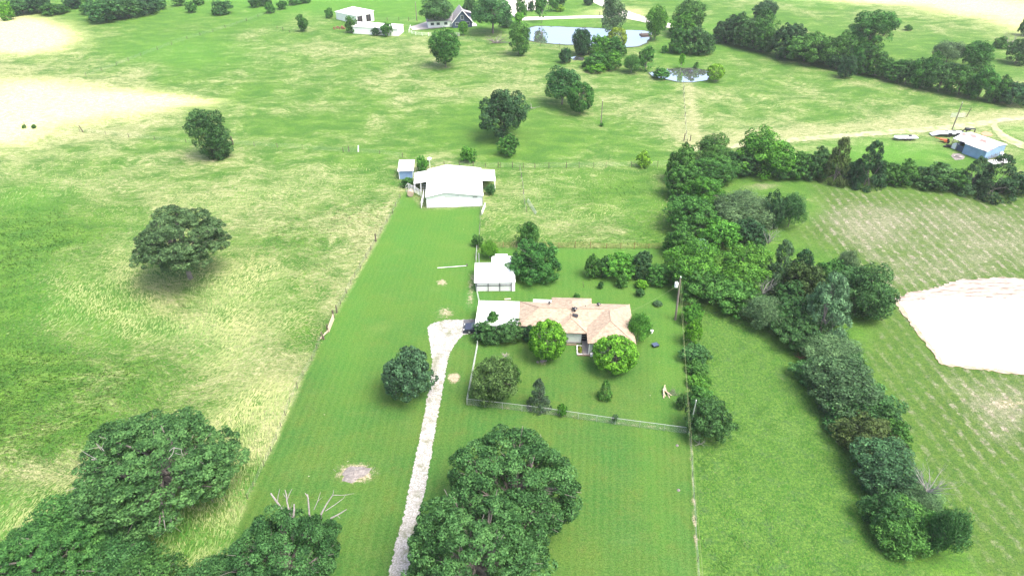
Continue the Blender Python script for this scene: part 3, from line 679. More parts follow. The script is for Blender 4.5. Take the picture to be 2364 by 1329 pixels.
# --- upper right hedgerow
belt([('bush', 1650, 40, 1712, 100, 'dark'), ('bush', 1690, 36, 1750, 110, 'oak'), ('bush', 1728, 58, 1790, 120, 'oak'), ('tall', 1742, 34, 1802, 120, 'mid'), ('bush', 1785, 57, 1855, 136, 'dark'), ('bush', 1816, 72, 1912, 146, 'mid'), ('tall', 1898, 78, 1965, 152, 'mid', .1), ('bush', 1880, 96, 1930, 150, 'oak'),
      ('bush', 1915, 120, 1955, 162, 'dark'), ('bush', 1966, 110, 2008, 172, 'mid'), ('bush', 1996, 110, 2060, 177, 'mid'), ('bush', 2042, 135, 2096, 188, 'mid'), ('bush', 2078, 138, 2118, 196, 'oak'), ('tall', 2110, 126, 2164, 207, 'mid', -.1),
      ('bush', 2148, 145, 2204, 214, 'oak'), ('bush', 2192, 150, 2258, 222, 'mid'), ('bush', 2243, 155, 2300, 232, 'mid'), ('bush', 2284, 178, 2330, 238, 'mid'), ('bush', 2314, 190, 2372, 245, 'dark')], 'the upper right hedgerow', 'upper right hedgerow')
# --- middle hedgerow below the blue building
belt([('bush', 1636, 352, 1700, 410, 'mid'), ('bush', 1680, 338, 1752, 403, 'oak'), ('bush', 1770, 352, 1830, 412, 'oak'), ('tall', 1708, 300, 1822, 410, 'bright', -.08), ('bush', 1808, 348, 1868, 412, 'mid'), ('bush', 1855, 343, 1918, 415, 'oak'), ('cedar', 1908, 330, 1964, 420, 'brown'), ('bush', 1950, 366, 2002, 424, 'dark'),
      ('cedar', 1976, 338, 2042, 430, 'dark'), ('bush', 2024, 372, 2074, 426, 'mid'), ('bush', 2060, 370, 2114, 430, 'mid'), ('bush', 2117, 376, 2198, 438, 'oak'), ('bush', 2186, 392, 2238, 442, 'mid'), ('cedar', 2222, 372, 2280, 446, 'blue'),
      ('cedar', 2262, 366, 2345, 456, 'dark'), ('bush', 2330, 395, 2385, 450, 'dark')], 'the hedgerow below the blue building', 'middle hedgerow')
# --- tree mass right of the house yard
belt([('bush', 1542, 336, 1602, 424, 'mid'), ('tall', 1598, 312, 1688, 392, 'mid'), ('bush', 1590, 360, 1690, 428, 'mid'), ('bush', 1538, 380, 1612, 460, 'mid'), ('bush', 1580, 400, 1668, 482, 'bright'), ('bush', 1546, 448, 1645, 540, 'mid'),
      ('loose', 1648, 440, 1790, 535, 'grey'), ('tall', 1765, 436, 1815, 532, 'dark'), ('loose', 1798, 445, 1858, 530, 'oak'), ('bush', 1625, 500, 1706, 576, 'bright'), ('bush', 1586, 498, 1624, 540, 'silver'), ('bush', 1538, 520, 1602, 596, 'mid'),
      ('bush', 1700, 506, 1768, 572, 'dark'), ('bush', 1584, 548, 1638, 596, 'silver'), ('tall', 1544, 562, 1660, 672, 'bright', -.1), ('tall', 1640, 562, 1778, 680, 'bright', -.1), ('bush', 1566, 610, 1664, 700, 'mid'), ('bush', 1640, 630, 1756, 726, 'mid')],
     'the big tree mass beside the pole', 'big tree mass right of the yard', 'down')
belt([('cedar', 1768, 560, 1836, 682, 'blue'), ('cedar', 1820, 582, 1884, 660, 'dark'), ('bush', 1812, 604, 1890, 700, 'brown'), ('bush', 1884, 598, 1950, 668, 'mid'), ('loose', 1932, 580, 1980, 640, 'grey'), ('bush', 1898, 606, 2002, 690, 'oak'),
      ('tall', 1944, 612, 2062, 738, 'oak', -.1), ('bush', 1845, 640, 1925, 708, 'oak'), ('loose', 1722, 680, 1812, 768, 'grey'), ('bush', 1790, 682, 1866, 768, 'oak'), ('cedar', 1852, 645, 1964, 790, 'silver'),
      ('bush', 1798, 722, 1900, 812, 'oak'), ('loose', 1858, 764, 1990, 862, 'grey'), ('bush', 1836, 826, 1916, 892, 'oak'), ('tall', 1866, 842, 2034, 960, 'blue', -.1), ('bush', 1912, 878, 2058, 988, 'oak'), ('bush', 1912, 945, 1992, 1008, 'oak'),
      ('bush', 1790, 640, 1850, 712, 'oak'), ('bush', 1900, 655, 1965, 735, 'oak'), ('bush', 1940, 820, 2000, 890, 'oak'), ('bush', 2000, 930, 2062, 1000, 'oak'), ('bush', 2040, 972, 2100, 1042, 'mid'), ('bush', 1948, 950, 2070, 1066, 'brown'), ('tall', 1972, 1018, 2122, 1160, 'blue', -.1), ('bush', 2004, 1130, 2096, 1230, 'oak'), ('tall', 2018, 1160, 2164, 1290, 'mid', -.12), ('bush', 2120, 1176, 2196, 1266, 'mid'),
      ('loose', 2150, 1172, 2232, 1292, 'oak'), ('loose', 2066, 1098, 2172, 1200, 'grey')], 'the tree belt down the right', 'tree belt down the right', 'down')
# --- hedge along the right fence
belt([('bush', 1574, 700, 1622, 750, 'bright'), ('bush', 1582, 738, 1620, 798, 'light'), ('bush', 1576, 790, 1634, 842, 'oak'), ('bush', 1588, 828, 1634, 868, 'mid'), ('bush', 1590, 858, 1640, 900, 'bright'), ('bush', 1594, 892, 1648, 944, 'mid'),
      ('bush', 1563, 910, 1586, 944, 'oak'), ('bush', 1592, 918, 1682, 1022, 'oak')], 'the bush line along the right fence', 'bushes along the right fence', 'down')
# --- yard trees
tree('bush', 1177, 547, 1295, 650, (.048, .15, .032), 'large dense green tree beside the white kennel shed', hb=-.1, name='leafy_tree')
tree('tall', 1186, 508, 1246, 572, 'mid', 'smaller tree just behind the large tree by the kennel', hb=0)
tree('loose', 1108, 556, 1152, 598, 'light', 'loose light shrub behind the kennel shed', 'shrub')
tree('bush', 1089, 542, 1114, 571, 'mid', 'small shrub at the fence corner behind the kennel', 'shrub')
belt([('bush', 1353, 584, 1392, 642, 'mid'), ('bush', 1380, 590, 1408, 644, 'oak'), ('bush', 1396, 581, 1462, 646, 'bright'), ('bush', 1458, 580, 1504, 644, 'dark'), ('bush', 1494, 606, 1548, 658, 'mid')], 'the clump in the back yard', 'clump in the back yard')
tree('bush', 1422, 632, 1449, 665, 'mid', 'small bush in front of the back yard clump', 'bush')
tree('bush', 1380, 649, 1393, 667, 'oak', 'tiny dark shrub, left of those in the back lawn', 'shrub')
tree('bush', 1466, 643, 1497, 668, 'light', 'small light bush above a darker one in the back lawn', 'bush')
tree('bush', 1467, 664, 1489, 686, 'oak', 'small dark bush just below the light bush', 'bush')
tree('bush', 1507, 693, 1530, 708, 'blue', 'small bluish shrub alone on the back lawn', 'shrub')
tree('bush', 1325, 676, 1339, 688, 'mid', 'tiny shrub just behind the house roof', 'shrub')
tree('bush', 1096, 737, 1165, 795, 'oak', 'dark bush in front of the carport, left half', 'bush')
tree('bush', 1145, 735, 1214, 793, 'oak', 'dark bush in front of the carport, right half', 'bush')
tree('tall', 1120, 718, 1153, 765, 'mid', 'sapling poking up through the carport bush', 'sapling', 'sapling')
tree('bush', 1206, 748, 1234, 792, 'dark', 'dark bush between the carport bush and the round tree', 'bush')
tree('round', 1220, 738, 1309, 830, 'light', 'ball-shaped bright green tree at the middle of the house front', hb=.12)
tree('round', 1368, 772, 1473, 862, 'light', 'ball-shaped bright green tree at the right of the house front', hb=.1)
tree('loose', 1446, 724, 1504, 794, 'bright', 'spiky green shrub at the right end of the house', 'shrub')
tree('tall', 1088, 820, 1200, 926, (.06, .125, .036), 'dull green tree in the front left corner of the yard', hb=.0, name='leafy_tree')
tree('bush', 1145, 828, 1202, 900, 'mid', 'brighter green bush on the right side of the dull corner tree', 'bush')
tree('cedar', 1218, 878, 1268, 946, (.07, .125, .07), 'grey green conical cedar near the chain-link fence')
tree('cedar', 1382, 872, 1414, 930, 'mid', 'slim young evergreen in the middle of the front yard')
tree('bush', 1286, 930, 1309, 962, 'bright', 'small bright bush on the chain-link fence', 'bush')
tree('loose', 1412, 955, 1428, 978, 'grey', 'small grey shrub on the chain-link fence', 'shrub')
tree('bush', 873, 797, 1000, 926, (.058, .125, .060), 'bluish dark tree overhanging the gravel driveway', hb=.05)
tree('bush', 50, 288, 60, 297, 'mid', 'left of two tiny shrubs in the pale upper left field', 'shrub')
tree('bush', 72, 287, 83, 297, 'mid', 'right of two tiny shrubs in the pale upper left field', 'shrub')
tree('bush', 960, 362, 988, 396, 'bright', 'bush behind the blue shed corner', 'bush')
tree('bush', 925, 408, 958, 432, 'mid', 'bush in front of the small blue shed', 'bush')
tree('bush', 1120, 425, 1145, 450, 'oak', 'weeds by the right barn wall', 'bush')
tree('bush', 1384, 284, 1394, 292, 'mid', 'weeds at the foot of the lone field pole', 'shrub')

# ------------------------------------------------------------------ bare dead wood
def branch(b, p, d, L, r, depth, rr, spread=.6, sides=5):
    pts = [p]; rad = [r]; dd = d.normalized(); n = 4
    for i in range(n):
        dd = (dd + Vector((rr.uniform(-1, 1), rr.uniform(-1, 1), rr.uniform(-.6, .8))) * .22).normalized(); pts.append(pts[-1] + dd * L / n); rad.append(r * (1 - .6 * (i + 1) / n))
    b.tube(pts, rad, sides)
    if depth > 0:
        for _ in range(3):
            i = rr.randint(1, n); nd = (dd + Vector((rr.uniform(-1, 1), rr.uniform(-1, 1), rr.uniform(-.5, .8))) * spread).normalized()
            branch(b, pts[i], nd, L * rr.uniform(.45, .7), rad[i] * .6, depth - 1, rr, spread, max(3, sides - 1))
def dead_tree(L, T, Rr, B, label, depth=4, n=6, thick=.1, seed=1, up=.7, m=None, name='dead_tree', cat='dead tree', z0=0):
    x, y_, r, c, zc = fit(L, T, Rr, B, -.1); rr = random.Random(seed); b = MB()
    for i in range(n):
        a = 6.28 * i / n + rr.uniform(-.4, .4); d = Vector((math.cos(a) * (1 - up * .5), math.sin(a) * (1 - up * .5), up)); branch(b, Vector((0, 0, z0)), d, max(r, c) * 1.0, thick, depth, rr)
    e = empty(name, (x, y_, 0), 0, label, cat); b.build('branches', m or M['deadwood'], e); return e
dead_tree(2078, 1110, 2178, 1200, 'bare silvery dead tree leaning in the lower right tree belt', 4, 9, .07, 3, .75, m=M['silverwood'], z0=3.4)
dead_tree(1745, 540, 1800, 590, 'bare grey dead tree in the gap of the big tree mass', 4, 8, .07, 5, .9, m=M['silverwood'], z0=2.0)
dead_tree(1722, 676, 1790, 716, 'bare pale snag above the feathery shrub at the belt', 3, 6, .08, 8, .9, m=M['silverwood'], z0=2.5)
dead_tree(2322, 62, 2353, 110, 'bare brown dead tree at the upper right edge', 3, 8, .14, 9)
dead_tree(1600, 1005, 1632, 1032, 'small heap of bare grey twigs at the fence corner', 3, 6, .04, 10, .4, name='brush_heap', cat='brush')
dead_tree(1213, 238, 1240, 252, 'fallen pale branches beyond the tall dark tree', 2, 5, .09, 12, .25, name='fallen_branch', cat='branches')
dead_tree(1838, 812, 1860, 830, 'reddish brush heap at the edge of the tree belt', 2, 8, .05, 13, .4, m=M['rust'], name='brush_heap', cat='brush')
# snags and bare limbs belong to their oaks
rr = random.Random(4)
def limbs(oak, segs, name='dead_limb'):
    ox = Vector(oak.location); comps = []
    for q in segs:
        ends = {q[0], q[1]}; hit = [c for c in comps if c[0] & ends]; m = (set(ends), [q])
        for c in hit: m = (m[0] | c[0], m[1] + c[1]); comps.remove(c)
        comps.append(m)
    for _, qs in comps:
        b = MB()
        for a, c_, r0, r1 in qs:
            pa = Vector((*G(a[0], a[1], a[2]), a[2])) - ox; pc = Vector((*G(c_[0], c_[1], c_[2]), c_[2])) - ox; d = pc - pa
            m_ = pa.lerp(pc, .5) + Vector((rr.uniform(-.08, .08), rr.uniform(-.06, .06), rr.uniform(-.03, .06))) * d.length * .6; pa = pa - d.normalized() * r0 * .5; b.tube([pa, m_, pc], [r0 * .62, (r0 + r1) * .31, r1 * .55], 7)
        b.build(name, M['deadwood'], oak)
limbs(OAK3, [((662, 1195, 6), (625, 1138, 9), .22, .16), ((640, 1160, 7.8), (646, 1128, 9.2), .08, .04), ((676, 1205, 6), (662, 1155, 8), .2, .13), ((662, 1155, 8), (658, 1130, 9), .13, .07), ((662, 1155, 8), (674, 1128, 9.2), .1, .04), ((662, 1150, 8), (654, 1138, 8.6), .07, .04),
          ((676, 1198, 6.5), (679, 1163, 8), .2, .15), ((714, 1185, 6.5), (710, 1140, 8.6), .17, .12), ((712, 1150, 8.2), (704, 1137, 8.8), .1, .06), ((725, 1175, 7), (740, 1135, 8.6), .08, .03), ((732, 1158, 7.6), (745, 1146, 8.2), .05, .02),
          ((742, 1185, 6.8), (768, 1142, 8.5), .16, .09), ((768, 1142, 8.5), (770, 1130, 9), .07, .03), ((768, 1142, 8.5), (798, 1142, 8.6), .06, .04), ((798, 1142, 8.6), (818, 1138, 8.9), .05, .015), ((752, 1178, 7), (792, 1150, 8), .08, .05), ((792, 1150, 8), (798, 1140, 8.5), .05, .03),
          ((765, 1195, 6), (800, 1175, 7), .16, .08), ((778, 1188, 6.3), (786, 1196, 6.2), .06, .02), ((676, 1240, 1), (676, 1198, 6.5), .3, .2), ((720, 1250, 1), (714, 1185, 6.5), .3, .17), ((735, 1260, 1), (742, 1185, 6.8), .28, .16), ((660, 1260, 1), (662, 1195, 6), .3, .2), ((750, 1250, 2), (765, 1195, 6), .25, .16)], 'dead_snag')
limbs(OAK1, [((393, 1160, 3.5), (396, 1195, 2.2), .13, .08), ((396, 1195, 2.2), (388, 1215, 1.2), .07, .03), ((396, 1195, 2.2), (396, 1228, .8), .07, .03), ((396, 1210, 1.5), (420, 1228, .8), .05, .02), ((393, 1165, 3.2), (375, 1203, 1.8), .06, .02), ((388, 1215, 1.2), (372, 1235, .5), .04, .02),
          ((392, 1040, 9.3), (402, 1032, 9.8), .09, .06), ((402, 1032, 9.8), (398, 1048, 9.4), .06, .05), ((398, 1048, 9.4), (386, 1062, 9), .06, .03), ((402, 1033, 9.8), (418, 1036, 9.7), .06, .04), ((418, 1036, 9.7), (422, 1052, 9.3), .05, .02), ((405, 1045, 9.5), (424, 1050, 9.4), .05, .02),
          ((235, 1065, 7.5), (205, 1050, 8), .08, .04), ((205, 1050, 8), (185, 1036, 8.2), .05, .02), ((212, 1060, 7.8), (230, 1062, 7.6), .08, .06), ((240, 1040, 9), (225, 1024, 9.4), .05, .02), ((235, 1035, 9), (240, 1020, 9.6), .04, .02), ((230, 1032, 9), (205, 1036, 9), .04, .02),
          ((437, 1077, 7.5), (452, 1086, 7.2), .06, .04), ((452, 1086, 7.2), (464, 1090, 7), .05, .03), ((455, 1060, 8), (470, 1070, 7.8), .05, .03), ((338, 1105, 6), (328, 1130, 5), .08, .04), ((328, 1130, 5), (315, 1136, 4.6), .05, .02), ((330, 1128, 5), (332, 1140, 4.2), .05, .02),
          ((455, 1145, 3.5), (442, 1172, 2), .07, .03), ((450, 1150, 3.3), (466, 1146, 3.2), .04, .02), ((302, 1138, 4), (314, 1150, 3.2), .07, .04), ((314, 1150, 3.2), (318, 1160, 2.5), .05, .02), ((480, 1145, 3), (495, 1160, 2), .04, .02), ((510, 1150, 2.5), (520, 1156, 2), .04, .02), ((420, 1158, 2.6), (438, 1172, 2), .04, .02)])
limbs(OAK2, [((1036, 1215, 9.8), (1036, 1260, 8.8), .10, .12), ((1036, 1260, 8.8), (1046, 1285, 7.5), .12, .2), ((1046, 1285, 7.5), (1052, 1340, 3), .3, .4), ((1060, 1308, 7), (1095, 1280, 8.6), .24, .14), ((1095, 1280, 8.6), (1118, 1262, 9.6), .14, .07), ((1117, 1186, 9.8), (1110, 1205, 9.6), .05, .04)])

# ------------------------------------------------------------------ buildings
def root_at(name, a, b_, label, cat, group=None):
    p = G(*a); q = G(*b_); return empty(name, (p[0], p[1], 0), math.atan2(q[1] - p[1], q[0] - p[0]), label, cat, group)
def hip(x0, x1, y0, y1, z0, pitch, axis, ends=(1, 1), th=.16):
    "hip roof solid; ends = hipped at (low, high) end of the ridge axis"
    b = MB(); zb = z0 - th
    if axis == 'x': h = (y1 - y0) / 2; ra = (x0 + h * ends[0], (y0 + y1) / 2, z0 + h * pitch); rb = (x1 - h * ends[1], (y0 + y1) / 2, z0 + h * pitch)
    else: h = (x1 - x0) / 2; ra = ((x0 + x1) / 2, y0 + h * ends[0], z0 + h * pitch); rb = ((x0 + x1) / 2, y1 - h * ends[1], z0 + h * pitch)
    b.v += [(x0, y0, z0), (x1, y0, z0), (x1, y1, z0), (x0, y1, z0), ra, rb, (x0, y0, zb), (x1, y0, zb), (x1, y1, zb), (x0, y1, zb)]
    if axis == 'x': b.f += [(0, 1, 5, 4), (2, 3, 4, 5), (3, 0, 4), (1, 2, 5)]
    else: b.f += [(1, 2, 5, 4), (3, 0, 4, 5), (0, 1, 4), (2, 3, 5)]
    b.f += [(6, 7, 1, 0), (7, 8, 2, 1), (8, 9, 3, 2), (9, 6, 0, 3), (9, 8, 7, 6)]
    return b
def window(par, x0, x1, z0, z1, y, th=.06, name='window', glass=None):
    f = MB(); t = .06
    f.box(x0, y - th, z0, x0 + t, y, z1).box(x1 - t, y - th, z0, x1, y, z1).box(x0 + t, y - th, z0, x1 - t, y, z0 + t).box(x0 + t, y - th, z1 - t, x1 - t, y, z1)
    o = f.build(name, M['white_paint'], par); MB().box(x0 + t, y - th * .6, z0 + t, x1 - t, y - .002, z1 - t).build('pane', glass or M['glass'], o); return o
# farmhouse
Zp = lambda a, b_: (1050 + a / 3.322, 480 + b_ / 3.322)
hx, hy = G(*Zp(500, 718), 2.45)
HR = empty('farmhouse', (hx, hy, 0), R(-2.54), 'single-storey farmhouse with a tan hip shingle roof, hipped wings and pale siding', 'house')
b = hip(0, 14.5, -6.5, 0, 2.45, .40, 'x', (1, 0)); rf = b.build('roof', M['shingle'], HR)
hip(10.8, 18.3, -10.4, .0, 2.462, .40, 'y').build('roof', M['shingle'], HR)
hip(5.9, 10.9, -8.0, -2.6, 2.456, .40, 'y', (1, 0)).build('roof', M['shingle'], HR)
hip(5.3, 12.0, -3.6, 1.45, 2.468, .38, 'y', (0, .75)).build('roof', M['shingle'], HR)
cb = MB()
for l_ in ([(3.25, -3.25, 3.77), (14.5, -3.25, 3.77)], [(0, -6.5, 2.47), (3.25, -3.25, 3.77)], [(0, 0, 2.47), (3.25, -3.25, 3.77)], [(14.55, -3.75, 3.97), (14.55, -6.65, 3.97)], [(10.8, -10.4, 2.48), (14.55, -6.65, 3.97)], [(18.3, -10.4, 2.48), (14.55, -6.65, 3.97)], [(18.3, 0, 2.48), (14.55, -3.75, 3.97)],
           [(5.9, -8, 2.47), (8.4, -5.5, 3.47)], [(10.9, -8, 2.47), (8.4, -5.5, 3.47)], [(8.4, -5.5, 3.47), (8.4, -4.1, 3.47)]): cb.tube(l_, .07, 6)
cb.build('ridge_cap', mat('ridge_shingle', (.36, .27, .20), .9, noise=.3, nscale=4), HR)
w_ = MB().box(.4, -6.0, 0, 11.6, -.42, 2.33).box(11.32, -9.95, 0, 17.85, -.45, 2.334).box(6.3, -7.55, 0, 10.05, -2, 2.32).box(5.8, -3, 0, 11.5, 1.0, 2.31); w_.build('wall', M['pale_siding'], HR)
fd = MB().box(.36, -6.05, 0, 11.6, -6.0, .28).box(6.25, -7.62, 0, 10.08, -7.552, .3).box(11.28, -10.02, 0, 17.9, -9.952, .3); fd.build('foundation', M['concrete'], HR)
window(HR, 12.1, 13.7, .7, 1.9, -9.96); window(HR, 15.0, 16.8, .8, 1.9, -9.96); window(HR, 2.0, 3.6, .9, 1.9, -6.01)
window(HR, 8.9, 9.1, 1.55, 1.8, -7.56, name='wall_vent', glass=M['dark'])
dr = MB().box(10.1, -7.0, .12, 10.75, -6.9, 2.2).build('door', M['navy'], HR); g_ = MB()
for z_ in (.6, 1.1, 1.6): g_.box(10.14, -7.04, z_, 10.71, -7.002, z_ + .05)
g_.build('door_rail', M['galv'], dr); MB().box(10.2, -7.06, 1.0, 10.24, -7.002, 1.12).build('handle', M['galv'], dr)
MB().box(10.03, -7.0, .1, 11.4, -6.0, 2.3).build('entry_shade', M['dark'], HR)  # near-black box, the shade of the entry recess put into its colour
p_ = MB().box(10.2, -10.5, 0, 11.25, -7.0, .12); p_.build('porch', M['concrete'], HR)
p_ = MB().box(9.35, -10.6, 0, 11.3, -10.5, .2).box(6.6, -8.1, 0, 9.3, -7.95, .16); p_.build('brick_edging', M['brick'], HR)
p_ = MB().box(9.3, -10.48, 0, 9.42, -8.3, .28).box(9.42, -10.48, 0, 10.15, -10.38, .28).box(9.42, -8.4, 0, 10.15, -8.3, .28); pl = p_.build('planter', M['white_paint'], HR)
MB().box(9.43, -10.37, 0, 10.14, -8.41, .2).build('soil', M['bark'], pl)
for (x_, y_) in ((11.15, -10.15), (18.0, -10.15)): MB().box(x_ - .08, y_ - .08, .12, x_ + .08, y_ + .08, 2.3).build('porch_post', M['white_paint'], HR)
MB().box(11.35, -10.7, 0, 11.75, -10.3, .45).build('porch_step', M['white_paint'], HR)
def roof_pipe(x, y, z, r=.09, h=.35, cap=False):
    b = MB().tube([(x, y, z - .2), (x, y, z + h)], r, 10)
    if cap: b.tube([(x, y, z + h), (x, y, z + h + .12), (x, y, z + h + .28)], [r * 2.2, r * 2.5, r * .8], 10)
    b.build('roof_vent', M['black'], HR)
roof_pipe(9.0, -3.7, 3.72, .16, .3, True); roof_pipe(8.55, -3.5, 3.7, .07, .5); roof_pipe(4.9, -1.1, 2.95, .1, .25, True); roof_pipe(13.0, -1.3, 3.05, .14, .25, True); roof_pipe(10.8, -1.9, 3.25, .06, .2)
MB().hexa([(8.55, -4.9, 3.42), (9.45, -5.1, 3.38), (9.5, -4.65, 3.52), (8.6, -4.45, 3.55), (8.55, -4.9, 3.56), (9.45, -5.1, 3.5), (9.5, -4.65, 3.66), (8.6, -4.45, 3.7)]).build('roof_box', M['black'], HR)
g_ = MB().slab([(2.2, -.2, 2.42), (5.25, -.2, 2.42), (5.25, 1.0, 2.3), (2.2, 1.0, 2.3)], .08); g_.build('patio_roof', M['white_metal'], HR)
for x_ in (2.35, 5.1): MB().box(x_ - .05, .85, 0, x_ + .05, .95, 2.22).build('patio_post', M['white_paint'], HR)
def at_house(x, y, z=0): return HR.matrix_basis @ Vector((x, y, z))
HR.rotation_euler.z; bpy.context.view_layer.update()
# flowers in planter
e = empty('planter_flowers', at_house(9.8, -9.4, .2), 0, 'yellow green plants in the white-edged planter beside the porch', 'plants')
cm, tm = template('bush', 'T', 0); o = bpy.data.objects.new('foliage', cm); C.objects.link(o); o.parent = e; o.scale = (.35, 1.0, .35); o.color = (.25, .32, .04, 1); o.location = (0, 0, .15)
# carport
cp = empty('carport', at_house(-7.0, -.3), R(-2.54), 'flat white metal carport joined to the left end of the farmhouse', 'carport')
MB().slab([(.0, -6.5, 2.5), (6.95, -6.15, 2.5), (6.95, .1, 2.62), (.1, .1, 2.62)], .1).build('roof', M['white_metal'], cp)
for (x_, y_) in ((.2, -6.3), (3.4, -6.2), (6.6, -6.0), (.25, -.1), (3.4, -.1), (6.6, -.1)): MB().box(x_ - .05, y_ - .05, 0, x_ + .05, y_ + .05, 2.42).build('post', M['white_paint'], cp)
# car under the carport
def make_car(loc, rz, label):
    e = empty('parked_car', loc, rz, label, 'car')
    def prof(pts, w_, name, m, par=e, inset=0):
        b = MB(); n = len(pts)
        L_ = [(x, -w_, z) for x, z in pts] + [(x, w_, z) for x, z in pts]; b.v = L_
        b.f = [tuple(range(n)), tuple(range(2 * n - 1, n - 1, -1))] + [(i, i + n, (i + 1) % n + n, (i + 1) % n) for i in range(n)]
        o = b.build(name, m, par); md = o.modifiers.new('b', 'BEVEL'); md.width = .07; md.segments = 3; return o
    prof([(-2.3, .35), (-2.35, .7), (-2.15, .88), (-1.2, .98), (1.9, 1.0), (2.25, .9), (2.3, .4)], .88, 'body', M['carblack'])
    prof([(-1.25, .96), (-.5, 1.45), (1.1, 1.47), (1.8, 1.0)], .72, 'cabin', M['glass'])
    prof([(-.5, 1.44), (1.1, 1.46), (1.1, 1.50), (-.5, 1.49)], .68, 'roof', M['carblack'])
    for x in (-1.45, 1.4):
        for s_ in (-1, 1):
            wh = MB().tube([(x, s_ * .72, .33), (x, s_ * .92, .33)], .33, 16).build('wheel', M['rubber'], e); MB().tube([(x, s_ * .921, .33), (x, s_ * .94, .33)], .2, 12).build('rim', M['galv'], wh)
    for s_ in (-1, 1): MB().box(-2.38, s_ * .68 - .15, .62, -2.3, s_ * .68 + .15, .76).build('headlight', M['white_paint'], e)
    return e
make_car(at_house(-6.6, -5.0), R(-2.54), 'black car nosing out of the white carport onto the gravel')
# kennel shed
Kp = lambda a, b_: (1060 + a / 4.582, 530 + b_ / 4.582)
K = root_at('kennel_shed', Kp(180, 655), Kp(595, 650), 'white roofed kennel shed with a dark framed lattice front', 'shed')
MB().slab([(-.3, -.15, 2.02), (6.95, -.15, 2.02), (6.88, 3.7, 2.3), (-.3, 3.45, 2.3)], .07).build('roof', M['white_metal'], K)
MB().slab([(-.28, 3.3, 2.22), (6.2, 3.3, 2.22), (5.75, 6.15, 2.12), (-.3, 6.15, 2.12)], .07).build('roof', M['white_metal'], K)
MB().box(0, 6.0, 0, 5.6, 6.05, 2.02).box(-.05, .3, 0, 0, 6.0, 2.0).box(5.7, 3.6, 0, 5.75, 6.0, 2.0).box(6.75, .2, 0, 6.8, 3.5, 1.95).build('wall', M['white_paint'], K)
MB().box(0, .16, 0, 6.7, .2, 1.9).build('lattice_backing', M['white_paint'], K)  # white backing set close to the lattice to lighten its dark inside
for i, x_ in enumerate((.08, 2.15, 4.2, 6.25)): MB().box(x_ - .055, -.06, 0, x_ + .055, .05, 1.92).build('post', M['black'], K)
MB().box(.14, -.05, 1.22, 6.2, .03, 1.32).box(.14, -.05, 1.86, 6.2, .03, 1.92).build('rail', M['black'], K)
MB().box(6.32, -.02, 0, 6.9, .05, 1.9).build('side_panel', M['white_paint'], K)
for a_, b_ in ((.14, 2.09), (2.21, 4.14), (4.26, 6.19)):
    g_ = MB(); sp = .22; W_, Hh = b_ - a_, 1.78
    for k in np.arange(-Hh, W_, sp):
        for sg in (1, -1):
            x0 = max(0, k); z0 = x0 - k; x1 = min(W_, k + Hh); z1 = x1 - k
            if x1 - x0 < .05: continue
            if sg < 0: x0, x1 = W_ - x0, W_ - x1
            dx, dz = .034, .034; yy = .02 if sg > 0 else .035
            g_.hexa([(a_ + x0 - dx, yy, z0 + .06), (a_ + x0 + dx, yy, z0 + .06 - dz), (a_ + x1 + dx, yy, z1 + .06 - dz), (a_ + x1 - dx, yy, z1 + .06),
                     (a_ + x0 - dx, yy + .012, z0 + .06), (a_ + x0 + dx, yy + .012, z0 + .06 - dz), (a_ + x1 + dx, yy + .012, z1 + .06 - dz), (a_ + x1 - dx, yy + .012, z1 + .06)])
    g_.build('lattice', M['white_paint'], K)
K2 = empty('small_shed', K.location, K.rotation_euler.z, 'small white shed tucked behind the kennel and the large tree', 'shed')
MB().slab([(2.75, 6.35, 2.0), (6.9, 6.35, 2.0), (6.9, 8.0, 2.12), (2.75, 8.0, 2.12)], .08).build('roof', M['white_metal'], K2)
MB().slab([(3.4, 8.02, 2.13), (5.7, 8.02, 2.13), (5.7, 8.9, 2.2), (3.4, 8.9, 2.2)], .08).build('roof', M['white_metal'], K2)
MB().box(2.9, 6.45, 0, 6.8, 8.6, 1.92).build('wall', M['white_paint'], K2)
# white barn
Bp = lambda a, b_: (850 + a / 5.91, 340 + b_ / 5.91)
BR = root_at('barn', Bp(800, 825), Bp(1560, 803), 'large white metal barn with two open lean-tos', 'barn')
bw = MB(); bw.v = [(0, 0, 0), (12, 0, 0), (12, 0, 2.65), (4.1, 0, 3.55), (0, 0, 2.62), (0, 13.2, 0), (12, 13.2, 0), (12, 13.2, 2.65), (4.1, 13.2, 3.55), (0, 13.2, 2.62)]
bw.f = [(0, 1, 2, 3, 4), (9, 8, 7, 6, 5), (1, 6, 7, 2), (5, 0, 4, 9)]; bw.build('wall', M['white_metal'], BR)
MB().slab([(-.15, -.3, 2.66), (4.1, -.3, 3.66), (4.1, 13.5, 3.66), (-.15, 13.5, 2.66)], .06).build('roof', M['white_metal_y'], BR)
MB().slab([(4.1, -.3, 3.663), (12.2, -.3, 2.70), (12.0, 13.5, 2.70), (4.1, 13.5, 3.663)], .06).build('roof', M['white_metal_y'], BR)
MB().hexa([(-.15, -.36, 2.50), (4.1, -.36, 3.5), (4.1, -.31, 3.5), (-.15, -.31, 2.50), (-.15, -.36, 2.64), (4.1, -.36, 3.64), (4.1, -.31, 3.64), (-.15, -.31, 2.64)]).hexa([(4.1, -.36, 3.5), (12.2, -.36, 2.54), (12.2, -.31, 2.54), (4.1, -.31, 3.5), (4.1, -.36, 3.64), (12.2, -.36, 2.68), (12.2, -.31, 2.68), (4.1, -.31, 3.64)]).build('gable_trim', M['galv'], BR)
MB().slab([(-3.05, 7.3, 2.2), (-.16, 7.3, 2.6), (-.16, 13.0, 2.6), (-3.1, 13.0, 2.2)], .06).build('lean_to_roof', M['white_metal_y'], BR)
